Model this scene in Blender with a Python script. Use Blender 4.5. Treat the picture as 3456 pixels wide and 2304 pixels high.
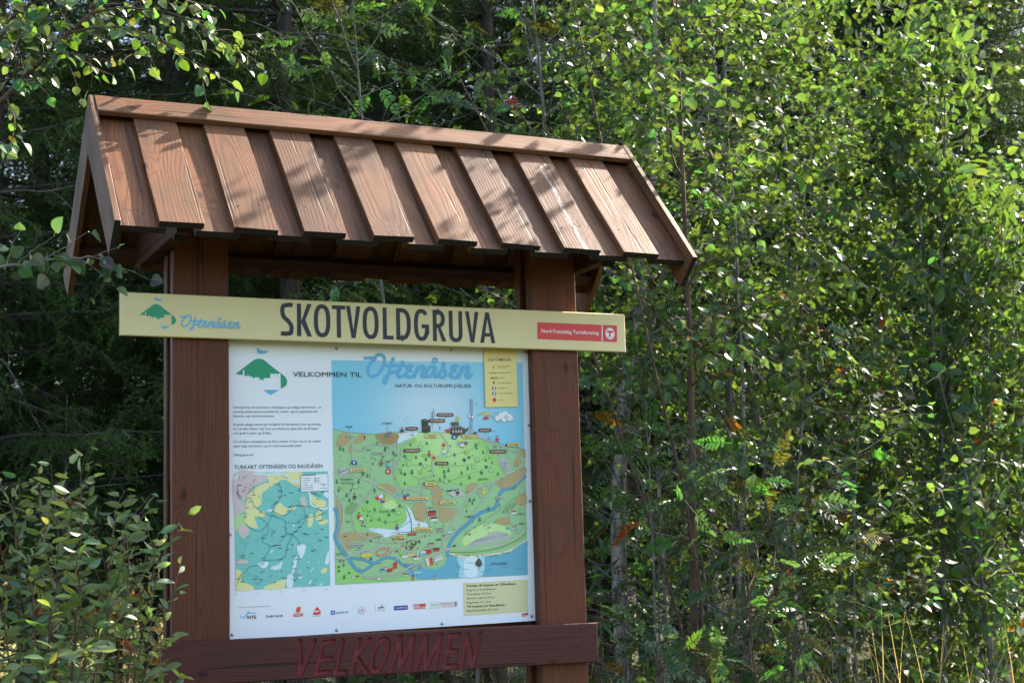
import bpy, math, random
import numpy as np
from mathutils import Matrix, Vector

for o in list(bpy.data.objects):
    bpy.data.objects.remove(o, do_unlink=True)
SC = bpy.context.scene
COL = SC.collection
RNG = np.random.default_rng(7)

# ------------------------------------------------------------------ camera, sky, sun, exposure
CAM = np.array([-1.0498, -5.5374, 1.55])
YAW, PITCH, ROLL, FPX = 0.43316, 0.13790, -0.02813, 5344.5


def camera_axes():
    cy, sy, cp, sp = math.cos(YAW), math.sin(YAW), math.cos(PITCH), math.sin(PITCH)
    fwd = np.array([sy * cp, cy * cp, sp])
    right = np.array([cy, -sy, 0.0])
    up = np.cross(right, fwd)
    cr, sr = math.cos(ROLL), math.sin(ROLL)
    return cr * right + sr * up, -sr * right + cr * up, fwd


AX, AY, AF = camera_axes()
cam_data = bpy.data.cameras.new('camera')
cam = bpy.data.objects.new('camera', cam_data)
COL.objects.link(cam)
cam.matrix_world = Matrix(((AX[0], AY[0], -AF[0], CAM[0]), (AX[1], AY[1], -AF[1], CAM[1]),
                           (AX[2], AY[2], -AF[2], CAM[2]), (0, 0, 0, 1)))
cam_data.sensor_width = 22.2
cam_data.lens = FPX / 3456 * 22.2
cam_data.clip_start = 0.05
cam_data.clip_end = 2000
cam_data.dof.use_dof = True
cam_data.dof.focus_distance = 6.0
cam_data.dof.aperture_fstop = 4.0
SC.camera = cam

SUN_DIR = np.array([1.60, 0.58, 1.45])          # towards the sun
SUN_DIR = SUN_DIR / np.linalg.norm(SUN_DIR)
sun_el = math.asin(SUN_DIR[2])
sun_az = math.atan2(SUN_DIR[0], SUN_DIR[1])     # clockwise from +y
world = bpy.data.worlds.new('World')
SC.world = world
world.use_nodes = True
wn = world.node_tree
sky = wn.nodes.new('ShaderNodeTexSky')
sky.sky_type = 'NISHITA'
sky.sun_disc = False
sky.sun_elevation = sun_el
sky.sun_rotation = sun_az
sky.air_density = 1.0
sky.dust_density = 2.5
sky.ozone_density = 1.0
bg = wn.nodes['Background']
bg.inputs['Strength'].default_value = 0.15
wn.links.new(sky.outputs[0], bg.inputs[0])
sd = bpy.data.lights.new('sun', 'SUN')
sd.energy = 5.0
sd.angle = math.radians(0.53)
sd.color = (1.0, 0.91, 0.77)
sun = bpy.data.objects.new('sun', sd)
COL.objects.link(sun)
sun.rotation_euler = Vector(SUN_DIR).to_track_quat('Z', 'Y').to_euler()
SC.view_settings.view_transform = 'Standard'
SC.view_settings.look = 'None'
SC.view_settings.gamma = 1
SC.view_settings.exposure = 1.95
SC.view_settings.use_curve_mapping = False
SC.render.engine = 'CYCLES'
cy_ = SC.cycles
cy_.use_denoising = True
cy_.max_bounces = 5
cy_.diffuse_bounces = 3
cy_.glossy_bounces = 2
cy_.transmission_bounces = 3
cy_.transparent_max_bounces = 4
cy_.sample_clamp_indirect = 6


# ------------------------------------------------------------------ helpers
def ray(u, v):
    """world direction through photograph pixel (u, v) of 3456 x 2304"""
    return AX * ((u - 1728) / FPX) - AY * ((v - 1152) / FPX) + AF


def spot(u, dist):
    """ground position at a horizontal distance along the column u (2352-wide picture units)"""
    d = ray(u * 1.4694, 1893.0)
    d = d[:2] / np.linalg.norm(d[:2])
    return CAM[:2] + d * dist


def at(u, v, dist):
    """point seen at (u, v) (2352-wide picture units) at a horizontal distance from the camera"""
    d = ray(u * 1.4694, v * 1.4694)
    return CAM + d * (dist / np.linalg.norm(d[:2]))


def lin(c):
    c = np.asarray(c, float) / 255.0
    return np.where(c <= 0.04045, c / 12.92, ((c + 0.055) / 1.055) ** 2.4)


WHITE = lin((204, 214, 236))


def ink(r, g, b):
    """printed colour: the picture's value relative to the panel's white"""
    v = np.clip(lin((r, g, b)) / WHITE * 0.80, 0.0, 0.85)
    return (float(v[0]), float(v[1]), float(v[2]), 1.0)


def tag(o, label=None, cat=None, group=None, kind=None):
    if label: o['label'] = label
    if cat: o['category'] = cat
    if group: o['group'] = group
    if kind: o['kind'] = kind
    return o


def empty(name, loc=(0, 0, 0), parent=None):
    o = bpy.data.objects.new(name, None)
    COL.objects.link(o)
    o.empty_display_size = 0.2
    if parent is not None: o.parent = parent
    o.location = loc
    return o


def link(name, me, parent=None, mat=None, matrix=None):
    o = bpy.data.objects.new(name, me)
    COL.objects.link(o)
    if mat is not None and not me.materials: me.materials.append(mat)
    if parent is not None: o.parent = parent
    if matrix is not None: o.matrix_local = matrix
    return o


def mesh_np(name, verts, faces, smooth=False, color=None):
    """faces: (M, k) index array or a list of such arrays"""
    me = bpy.data.meshes.new(name)
    if not isinstance(faces, list): faces = [faces]
    faces = [np.asarray(f, np.int32) for f in faces if len(f)]
    verts = np.asarray(verts, np.float32)
    me.vertices.add(len(verts)); me.vertices.foreach_set('co', verts.ravel())
    tot = np.concatenate([np.full(len(f), f.shape[1], np.int32) for f in faces])
    idx = np.concatenate([f.ravel() for f in faces])
    start = np.concatenate([[0], np.cumsum(tot)[:-1]]).astype(np.int32)
    me.loops.add(len(idx)); me.loops.foreach_set('vertex_index', idx)
    me.polygons.add(len(tot)); me.polygons.foreach_set('loop_start', start)
    try: me.polygons.foreach_set('loop_total', tot)
    except Exception: pass
    me.polygons.foreach_set('use_smooth', np.full(len(tot), bool(smooth)))
    if color is not None:
        a = me.color_attributes.new('tint', 'FLOAT_COLOR', 'POINT')
        a.data.foreach_set('color', np.asarray(color, np.float32).ravel())
    me.update(calc_edges=True)
    return me


def board_mesh(name, L, W, T, bev=0.0015, rng=None, warp=0.0, ends=0.0):
    """a plank: length along x (0..L), width y (-W/2..W/2), thickness z (-T/2..T/2), with softened edges and slight warp"""
    rng = rng or RNG
    n = max(2, int(L / 0.12))
    xs = np.linspace(0, L, n + 1)
    b = bev
    prof = np.array([(-W/2+b, -T/2), (W/2-b, -T/2), (W/2, -T/2+b), (W/2, T/2-b), (W/2-b, T/2), (-W/2+b, T/2), (-W/2, T/2-b), (-W/2, -T/2+b)])
    ph = rng.uniform(0, 6.28, 4)
    V = []
    for i, x in enumerate(xs):
        dz = warp * math.sin(x / L * 3.1 + ph[0]); dy = warp * 0.7 * math.sin(x / L * 4.3 + ph[1])
        jit = rng.normal(0, 0.0005, (8, 2))
        p = prof + jit + (dy, dz)
        sl = ends * (prof[:, 0] / W) if i in (0, n) else 0
        V.append(np.column_stack([np.full(8, x) + sl, p]))
    V = np.concatenate(V)
    Q = []
    for i in range(n):
        for k in range(8):
            a = i * 8 + k; c = i * 8 + (k + 1) % 8
            Q.append((a, c, c + 8, a + 8))
    me = mesh_np(name, V, [np.array(Q), np.array([list(range(7, -1, -1)), [n * 8 + k for k in range(8)]])])
    return me


def frame(origin, x, y, z):
    m = Matrix.Identity(4)
    for r in range(3):
        m[r][0], m[r][1], m[r][2], m[r][3] = x[r], y[r], z[r], origin[r]
    return m


# ------------------------------------------------------------------ materials
class NT:
    def __init__(self, name):
        self.m = bpy.data.materials.new(name)
        self.m.use_nodes = True
        self.t = self.m.node_tree
        self.t.nodes.clear()

    def n(self, kind, **kw):
        nd = self.t.nodes.new('ShaderNode' + kind)
        for k, v in kw.items():
            if k in ('ins',):
                for a, b in v.items(): self.set(nd, a, b)
            else: setattr(nd, k, v)
        return nd

    def set(self, nd, a, b):
        s = nd.inputs[a]
        if hasattr(b, 'is_linked') or isinstance(b, bpy.types.NodeSocket): self.t.links.new(b, s)
        else: s.default_value = b

    def math(self, op, a, b=0.0, c=None, clamp=False):
        nd = self.n('Math', operation=op, use_clamp=clamp)
        self.set(nd, 0, a); self.set(nd, 1, b)
        if c is not None: self.set(nd, 2, c)
        return nd.outputs[0]

    def ramp(self, fac, stops):
        nd = self.n('ValToRGB')
        e = nd.color_ramp.elements
        while len(e) < len(stops): e.new(0.5)
        for i, (p, c) in enumerate(stops):
            e[i].position = p
            e[i].color = c if len(c) == 4 else (*c, 1)
        self.set(nd, 0, fac)
        return nd.outputs[0]

    def mix(self, fac, a, b, mode='MIX'):
        nd = self.n('Mix', data_type='RGBA', blend_type=mode)
        for i, v in ((0, fac), (6, a), (7, b)):
            if isinstance(v, bpy.types.NodeSocket): self.t.links.new(v, nd.inputs[i])
            else: nd.inputs[i].default_value = v if (i == 0 or len(v) == 4) else (*v, 1)
        return nd.outputs[2]

    def noise(self, vec, scale, detail=3, rough=0.5, dim='3D', w=None, dist=0.0):
        nd = self.n('TexNoise', noise_dimensions=dim)
        if vec is not None: self.set(nd, 'Vector', vec)
        self.set(nd, 'Scale', scale); self.set(nd, 'Detail', detail); self.set(nd, 'Roughness', rough); self.set(nd, 'Distortion', dist)
        if w is not None: self.set(nd, 'W', w)
        return nd.outputs[0]

    def out(self, sh):
        o = self.n('OutputMaterial'); self.t.links.new(sh, o.inputs[0]); return self.m


def wood(name, light, dark, stain, rough=0.62, streak=None, weather=0.4, knots=1.0, red=None):
    """stained softwood, grain along the object's own x axis, every board cut from another place of the log"""
    k = NT(name)
    tc = k.n('TexCoord').outputs['Object']
    rnd = k.n('ObjectInfo').outputs['Random']
    off = k.n('CombineXYZ', ins={0: k.math('MULTIPLY', rnd, 37.0), 1: k.math('MULTIPLY', rnd, 11.3), 2: k.math('MULTIPLY', rnd, 5.7)}).outputs[0]
    vec = k.n('VectorMath', operation='ADD', ins={0: tc, 1: off}).outputs[0]
    # growth rings about an axis below the board: gives the flame figure of flat-sawn planks
    st = k.n('Mapping', ins={0: vec, 3: (0.55, 2.2, 2.2)}).outputs[0]
    wob = k.noise(st, 1.6, 2, 0.45)
    sep = k.n('SeparateXYZ', ins={0: tc})
    y0 = k.math('ADD', sep.outputs[1], k.math('MULTIPLY', k.math('SUBTRACT', rnd, 0.5), 0.16))
    y1 = k.math('ADD', y0, k.math('MULTIPLY', k.math('SUBTRACT', wob, 0.5), 0.16))
    zz = k.math('ADD', sep.outputs[2], k.math('ADD', 0.055, k.math('MULTIPLY', k.math('SUBTRACT', wob, 0.5), 0.10)))
    # knots: cells stretched along the grain
    vk = k.n('TexVoronoi', voronoi_dimensions='2D', ins={'Vector': k.n('Mapping', ins={0: vec, 3: (2.6, 5.5, 0.0)}).outputs[0], 'Scale': 1.0, 'Randomness': 1.0})
    kd = vk.outputs['Distance']
    ksel = k.math('GREATER_THAN', k.n('SeparateColor', ins={0: vk.outputs['Color']}).outputs[0], 0.50)
    swirl = k.math('MULTIPLY', k.math('POWER', k.math('SUBTRACT', 1.0, k.math('MULTIPLY', kd, 2.6, clamp=True)), 2.0), ksel)
    r = k.math('SQRT', k.math('ADD', k.math('MULTIPLY', y1, y1), k.math('MULTIPLY', zz, zz)))
    r = k.math('ADD', r, k.math('MULTIPLY', swirl, 0.05 * knots))
    rings = k.math('SINE', k.math('MULTIPLY', r, 620.0))
    rings = k.math('MULTIPLY_ADD', rings, 0.5, 0.5)
    rings = k.math('POWER', rings, 2.2)
    fib = k.noise(k.n('Mapping', ins={0: vec, 3: (3.0, 130.0, 130.0)}).outputs[0], 1.0, 3, 0.6)
    blot = k.noise(k.n('Mapping', ins={0: vec, 3: (2.4, 5.0, 5.0)}).outputs[0], 1.6, 4, 0.6)
    col = k.mix(k.math('MULTIPLY', rings, 0.42), light, dark)
    col = k.mix(k.math('MULTIPLY', k.math('SUBTRACT', fib, 0.35, clamp=True), 0.9, clamp=True), col, dark)
    col = k.mix(k.ramp(blot, [(0.42, (0, 0, 0)), (0.7, (0.85 * weather, 0.85 * weather, 0.85 * weather))]), col, stain)
    kn = k.ramp(k.math('ADD', kd, k.math('MULTIPLY', k.math('SUBTRACT', fib, 0.5), 0.06)), [(0.025, (1, 1, 1)), (0.075, (0, 0, 0))])
    kn = k.math('MULTIPLY', kn, ksel)
    col = k.mix(k.math('MULTIPLY', kn, 0.80 * min(1, knots)), col, tuple(c * 0.30 for c in dark))
    mould = k.noise(vec, 42.0, 5, 0.75)
    mm = k.math('MULTIPLY', k.ramp(mould, [(0.56, (0, 0, 0)), (0.66, (1, 1, 1))]), k.ramp(k.noise(vec, 3.3, 3, 0.6), [(0.50, (0, 0, 0)), (0.64, (weather, weather, weather))]))
    col = k.mix(mm, col, tuple(c * 0.45 for c in dark))
    var = k.math('MULTIPLY_ADD', rnd, 0.60, 0.70)
    col = k.mix(1.0, col, k.n('CombineColor', ins={0: var, 1: var, 2: var}).outputs[0], 'MULTIPLY')
    # dark mould speckle and drying cracks
    crk = k.noise(k.n('Mapping', ins={0: vec, 3: (1.2, 60.0, 60.0)}).outputs[0], 0.9, 1, 0.4)
    cm = k.ramp(crk, [(0.30, (1, 1, 1)), (0.335, (0, 0, 0))])
    col = k.mix(k.math('MULTIPLY', k.n('SeparateColor', ins={0: cm}).outputs[0], 0.6), col, tuple(c * 0.25 for c in dark))
    rgh = k.math('MULTIPLY_ADD', blot, 0.3, rough - 0.15)
    if streak is not None:
        # one pale resin / weather streak running down the board
        x, y = sep.outputs[0], sep.outputs[1]
        line = k.math('SUBTRACT', y, k.math('ADD', streak, k.math('MULTIPLY', k.math('SUBTRACT', k.noise(tc, 5.0, 3, 0.6), 0.5), 0.040)))
        wdt = k.math('MULTIPLY', k.math('MULTIPLY_ADD', x, 0.013, 0.002), k.math('MULTIPLY_ADD', k.noise(tc, 11.0, 2, 0.5), 1.6, 0.2))
        m = k.math('LESS_THAN', k.math('ABSOLUTE', line), wdt)
        sp = k.noise(k.n('Mapping', ins={0: tc, 3: (45.0, 130.0, 130.0)}).outputs[0], 1.6, 3, 0.7)
        m = k.math('MULTIPLY', m, k.ramp(sp, [(0.44, (0, 0, 0)), (0.58, (1, 1, 1))]))
        m = k.math('MULTIPLY', m, k.math('GREATER_THAN', x, 0.16))
        col = k.mix(m, col, (0.42, 0.42, 0.40))
    if red is not None:
        a = k.n('Attribute', attribute_name='tint')
        f = k.n('SeparateColor', ins={0: a.outputs['Color']}).outputs[0]
        f = k.math('MULTIPLY', f, k.ramp(k.noise(tc, 70.0, 3, 0.6), [(0.30, (0.35, 0.35, 0.35)), (0.45, (1, 1, 1))]))
        col = k.mix(f, col, red)
    h = k.math('ADD', k.math('MULTIPLY', rings, -0.35), k.math('MULTIPLY', fib, 0.8))
    h = k.math('SUBTRACT', h, k.math('MULTIPLY', k.n('SeparateColor', ins={0: cm}).outputs[0], 1.5))
    bump = k.n('Bump', ins={'Strength': 0.45, 'Distance': 0.0015, 'Height': h})
    p = k.n('BsdfPrincipled', ins={'Base Color': col, 'Roughness': rgh, 'Specular IOR Level': 0.22, 'Normal': bump.outputs[0]})
    return k.out(p.outputs[0])


def plain(name, color, rough=0.5, metal=0.0, spec=0.5, bump=0.0, bscale=200.0, mottle=0.0, mscale=6.0):
    k = NT(name)
    tc = k.n('TexCoord').outputs['Object']
    col = (*color, 1) if len(color) == 3 else color
    if mottle:
        nz = k.noise(tc, mscale, 5, 0.6)
        f = k.math('MULTIPLY_ADD', nz, 2 * mottle, 1 - mottle)
        col = k.mix(1.0, col, k.n('CombineColor', ins={0: f, 1: f, 2: f}).outputs[0], 'MULTIPLY')
    ins = {'Base Color': col, 'Roughness': rough, 'Metallic': metal, 'Specular IOR Level': spec}
    if bump:
        ins['Normal'] = k.n('Bump', ins={'Strength': bump, 'Distance': 0.002, 'Height': k.noise(tc, bscale, 4, 0.6)}).outputs[0]
    p = k.n('BsdfPrincipled', ins=ins)
    return k.out(p.outputs[0])


def print_mat():
    """ink on coated sheet: colour comes from the print, with faint dust and fading"""
    k = NT('printed_ink')
    tc = k.n('TexCoord').outputs['Object']
    a = k.n('Attribute', attribute_name='tint')
    nz = k.noise(tc, 5.0, 5, 0.65)
    f = k.math('MULTIPLY_ADD', nz, 0.08, 0.96)
    col = k.mix(1.0, a.outputs['Color'], k.n('CombineColor', ins={0: f, 1: f, 2: f}).outputs[0], 'MULTIPLY')
    p = k.n('BsdfPrincipled', ins={'Base Color': col, 'Roughness': 0.38, 'Specular IOR Level': 0.35})
    return k.out(p.outputs[0])


def leaf_mat(name, trans=0.42, rough=0.36, spec=0.55, gain=(2.5, 2.3, 0.7)):
    """leaf blade: waxy upper side, light passing through warm yellow-green"""
    k = NT(name)
    a = k.n('Attribute', attribute_name='tint').outputs['Color']
    tc = k.n('TexCoord').outputs['Object']
    nz = k.noise(tc, 60.0, 2, 0.5)
    f = k.math('MULTIPLY_ADD', nz, 0.5, 0.75)
    col = k.mix(1.0, a, k.n('CombineColor', ins={0: f, 1: f, 2: f}).outputs[0], 'MULTIPLY')
    p = k.n('BsdfPrincipled', ins={'Base Color': col, 'Roughness': rough, 'Specular IOR Level': spec})
    tcol = k.mix(1.0, a, (*gain, 1), 'MULTIPLY')
    t = k.n('BsdfTranslucent', ins={'Color': tcol})
    mx = k.n('MixShader', ins={0: trans})
    k.t.links.new(p.outputs[0], mx.inputs[1]); k.t.links.new(t.outputs[0], mx.inputs[2])
    return k.out(mx.outputs[0])


def bark_mat(name, base, dark, birch=False, scale=1.0):
    k = NT(name)
    tc = k.n('TexCoord').outputs['Object']
    v = k.n('Mapping', ins={0: tc, 3: (22.0 * scale, 22.0 * scale, 5.0 * scale)}).outputs[0]
    nz = k.noise(v, 1.5, 5, 0.65)
    col = k.ramp(nz, [(0.35, dark), (0.62, base)])
    if birch:
        band = k.noise(k.n('Mapping', ins={0: tc, 3: (6.0, 6.0, 60.0)}).outputs[0], 1.0, 3, 0.6)
        col = k.mix(k.ramp(band, [(0.58, (0, 0, 0)), (0.66, (1, 1, 1))]), col, dark)
        lic = k.noise(tc, 14.0, 4, 0.6)
        col = k.mix(k.ramp(lic, [(0.55, (0, 0, 0)), (0.7, (0.7, 0.7, 0.7))]), col, (0.10, 0.11, 0.085))
    b = k.n('Bump', ins={'Strength': 0.7, 'Distance': 0.006, 'Height': nz})
    p = k.n('BsdfPrincipled', ins={'Base Color': col, 'Roughness': 0.8, 'Specular IOR Level': 0.25, 'Normal': b.outputs[0]})
    return k.out(p.outputs[0])


M_ROOF = wood('roof_boards_stained', (0.168, 0.068, 0.026), (0.052, 0.019, 0.008), (0.068, 0.038, 0.020), weather=0.95)
M_ROOF_STREAK = wood('roof_board_streaked', (0.168, 0.068, 0.026), (0.052, 0.019, 0.008), (0.068, 0.038, 0.020), weather=0.6, streak=0.012)
M_POST = wood('post_planks_stained', (0.125, 0.037, 0.016), (0.046, 0.013, 0.006), (0.068, 0.026, 0.014), weather=0.55, rough=0.55)
M_WELCOME = wood('welcome_plank_stained', (0.105, 0.028, 0.020), (0.048, 0.013, 0.011), (0.066, 0.028, 0.021), weather=0.6, rough=0.55, red=(0.165, 0.030, 0.030))
M_UNDER = wood('roof_frame_stained_shaded', (0.062, 0.026, 0.015), (0.03, 0.012, 0.008), (0.04, 0.022, 0.014), weather=0.4)  # stained frame wood, darkened: shade under the roof is put into the colour
M_END = plain('shade_painted_end_grain', (0.020, 0.015, 0.012), 0.85, 0, 0.2, 0.6, 300.0, 0.35, 90.0)  # near-black board ends: the eave's shade is painted into the colour
M_NAIL = plain('nail_steel', (0.10, 0.09, 0.085), 0.45, 0.8)
M_SCREW = plain('screw_steel', (0.38, 0.37, 0.36), 0.32, 0.9)
M_PANEL = plain('coated_sheet', tuple(ink(204, 214, 236)[:3]), 0.36, 0, 0.35, mottle=0.025, mscale=5.0)
M_NAME = plain('painted_sheet_metal', tuple(ink(192, 186, 150)[:3]), 0.42, 0, 0.4, mottle=0.09, mscale=9.0)
M_NAME_EDGE = plain('ochre_edge_paint', (0.32, 0.17, 0.035), 0.45, 0, 0.4, mottle=0.1)
M_PRINT = print_mat()

# ------------------------------------------------------------------ the information board: frame and roof
K0 = np.array([0.99, 0.07, 0.0])
kiosk = empty('information_board', K0)
tag(kiosk, 'roofed brown wooden information board with yellow name board and printed map panel', 'information board')
KT = Matrix.Translation(Vector(-K0))
XA, YA, ZA = np.array([1., 0, 0]), np.array([0, 1., 0]), np.array([0, 0, 1.])


def kpart(name, me, parent, M, mat=None):
    return link(name, me, parent, mat, (KT @ M) if parent is kiosk else M)


def group_part(name, parent=kiosk):
    o = empty(name, -K0, parent)       # keeps world coordinates for what hangs below it
    return o


def vboard(name, parent, x0, x1, y0, y1, z0, z1, mat, warp=0.0015, bev=0.004):
    """upright plank: grain along z, face towards -y"""
    me = board_mesh(name, z1 - z0, x1 - x0, y1 - y0, bev, warp=warp)
    return kpart(name, me, parent, frame(((x0 + x1) / 2, (y0 + y1) / 2, z0), ZA, XA, YA), mat)


def hboard(name, parent, x0, x1, y0, y1, z0, z1, mat, warp=0.001, bev=0.003):
    me = board_mesh(name, x1 - x0, z1 - z0, y1 - y0, bev, warp=warp)
    return kpart(name, me, parent, frame((x0, (y0 + y1) / 2, (z0 + z1) / 2), XA, ZA, -YA), mat)


for (x0, x1) in ((0.189, 0.391), (1.597, 1.796)):
    post = group_part('post')
    vboard('front_plank', post, x0, x1, 0.0, 0.048, -0.15, 2.98, M_POST)
    vboard('middle_plank', post, x0 + 0.035, x1 - 0.035, 0.049, 0.097, -0.15, 3.0, M_POST)
    vboard('back_plank', post, x0, x1, 0.098, 0.146, -0.15, 2.98, M_POST)
hboard('back_rail', kiosk, 0.235, 1.75, 0.150, 0.190, 1.17, 1.345, M_POST)
hboard('back_rail', kiosk, 0.235, 1.75, 0.150, 0.190, 2.22, 2.36, M_POST)

roof = group_part('roof')
SL, NZ = 0.674, 0.739        # slope direction components
APEX_Y, APEX_Z = 0.06, 3.244


def roof_frame(side, x, s, n):
    """side -1 front slope, +1 back slope; s down the slope, n out of it. Board's x runs down the slope."""
    d = np.array([0, side * SL, -NZ]); nn = np.array([0, side * NZ, SL])
    o = np.array([x, APEX_Y, APEX_Z]) + d * s + nn * n
    y = np.cross(nn, d)
    return frame(o, d, y, nn)


def slope_board(name, side, x0, x1, s0, s1, n0, n1, mat, warp=0.0012, ends=0.0, bev=0.0012):
    me = board_mesh(name, s1 - s0, x1 - x0, n1 - n0, bev, warp=warp, ends=ends)
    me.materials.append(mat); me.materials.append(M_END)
    me.polygons[len(me.polygons) - 1].material_index = 1     # the lower end grain, eave shade in its colour
    if s0 < 0.03:                                            # mitred where the two slopes meet
        for v in me.vertices[:8]:
            v.co.x = 1.0965 * -((n0 + n1) / 2 + v.co.z) - s0 + 0.0015
    return link(name, me, roof, mat, roof_frame(side, (x0 + x1) / 2, s0, (n0 + n1) / 2))


nail_me = None
def nail_mesh():
    a = np.linspace(0, 2 * math.pi, 9)[:-1]
    r = 0.0036
    V = [(r * math.cos(t), r * math.sin(t), 0) for t in a] + [(r * .8 * math.cos(t), r * .8 * math.sin(t), 0.0012) for t in a]
    Q = np.array([(i, (i + 1) % 8, 8 + (i + 1) % 8, 8 + i) for i in range(8)])
    me = mesh_np('nail', V, [Q, np.array([list(range(8, 16))])])
    me.materials.append(M_NAIL)
    return me
nail_me = nail_mesh()

for side in (-1, 1):
    send = 0.730 if side < 0 else 0.685
    for i in range(9):                                   # lower layer
        if i == 0: x0, x1 = -0.080, 0.078
        elif i == 8: x0, x1 = 0.053 + 0.2485 * 7 + 0.125, 2.066
        else: x0, x1 = 0.053 + 0.2485 * (i - 1) + 0.125, 0.053 + 0.2485 * i + 0.025
        slope_board('roof_board', side, x0, x1, 0.012, send + RNG.uniform(-.003, .003), -0.071, -0.047, M_ROOF)
    for i in range(8):                                   # upper layer
        x0 = 0.053 + 0.2485 * i + RNG.uniform(-.003, .003)
        n_ = RNG.uniform(-.0015, .0015)
        mt = M_ROOF_STREAK if (side < 0 and i == 6) else M_ROOF
        slope_board('roof_board', side, x0, x0 + 0.1515, 0.020, send + RNG.uniform(-.004, .004), -0.046 + n_, -0.022 + n_, mt, ends=RNG.uniform(-.006, .006))
        if side < 0:
            for s_ in (0.155, 0.585):
                for fx in (0.24, 0.74):
                    m = roof_frame(side, x0 + 0.1515 * fx + RNG.normal(0, .006), s_ + RNG.normal(0, .010), -0.0222 + n_)
                    link('nail', nail_me, roof, None, m)
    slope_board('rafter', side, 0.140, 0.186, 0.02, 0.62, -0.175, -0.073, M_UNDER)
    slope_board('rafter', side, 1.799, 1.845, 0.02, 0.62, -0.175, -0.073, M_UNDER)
    # barge boards close the gable ends
    slope_board('barge_board', side, -0.102, -0.081, 0.0 if side < 0 else 0.001, 0.768, -0.142, 0.0, M_ROOF, warp=0.0008)
    slope_board('barge_board', side, 2.067, 2.088, 0.0 if side < 0 else 0.001, 0.768, -0.142, 0.0, M_ROOF, warp=0.0008)
    # ridge boards
    me = board_mesh('ridge_board', 2.146 if side < 0 else 2.14, 0.103, 0.0225, 0.003, warp=0.0015)
    d = np.array([0, side * SL, -NZ]); nn = np.array([0, side * NZ, SL])
    o = np.array([-0.0800, APEX_Y, APEX_Z]) + d * (0.0515 if side < 0 else 0.064) + nn * (-0.0105)
    link('ridge_board', me, roof, M_ROOF, frame(o, XA, np.cross(nn, XA), nn))
    # eave battens under the boards
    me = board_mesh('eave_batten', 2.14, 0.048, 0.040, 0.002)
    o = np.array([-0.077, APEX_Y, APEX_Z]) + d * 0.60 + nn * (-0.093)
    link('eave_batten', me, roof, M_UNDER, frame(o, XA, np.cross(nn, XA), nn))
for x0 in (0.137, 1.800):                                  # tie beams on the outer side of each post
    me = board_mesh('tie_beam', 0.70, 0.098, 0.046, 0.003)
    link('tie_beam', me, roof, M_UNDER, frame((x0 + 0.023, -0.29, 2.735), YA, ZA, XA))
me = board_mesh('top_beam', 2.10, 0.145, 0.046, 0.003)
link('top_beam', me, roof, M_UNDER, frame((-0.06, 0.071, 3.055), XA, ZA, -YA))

# ------------------------------------------------------------------ the welcome plank with carved letters
def seg_dist(P, A, B):
    d = B - A
    t = np.clip(((P - A) @ d) / max(d @ d, 1e-12), 0, 1)
    return np.linalg.norm(P - A - t[:, None] * d, axis=1)


def plane_px(u, v, y):
    d = ray(u, v); t = (y - CAM[1]) / d[1]
    p = CAM + d * t
    return np.array([p[0], p[2]])


def ZW(u, v): return (520 + u * 0.65476, 2000 + v * 0.65476)      # close-up view of the plank


WELCOME = [  # carved strokes, in close-up pixels
    [(752, 248), (757, 420)], [(828, 246), (757, 420)],
    [(872, 258), (838, 412)], [(872, 258), (925, 248)], [(850, 345), (912, 338)], [(838, 414), (905, 406)],
    [(972, 246), (938, 412)], [(938, 412), (985, 406)],
    [(1058, 240), (1022, 410)], [(1112, 240), (1040, 325)], [(1040, 325), (1098, 408)],
    [(1190, 235), (1160, 250), (1130, 310), (1122, 370), (1135, 402), (1160, 395), (1190, 345), (1208, 280), (1205, 245), (1190, 235)],
    [(1270, 225), (1222, 400)], [(1270, 225), (1275, 380)], [(1338, 222), (1275, 380)], [(1338, 222), (1318, 392)],
    [(1402, 220), (1352, 390)], [(1402, 220), (1404, 385)], [(1478, 218), (1404, 385)], [(1478, 218), (1452, 385)],
    [(1528, 222), (1500, 378)], [(1528, 220), (1575, 214)], [(1512, 302), (1560, 296)], [(1500, 378), (1556, 374)],
    [(1618, 215), (1585, 378)], [(1618, 215), (1645, 375)], [(1682, 208), (1645, 375)]]


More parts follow.
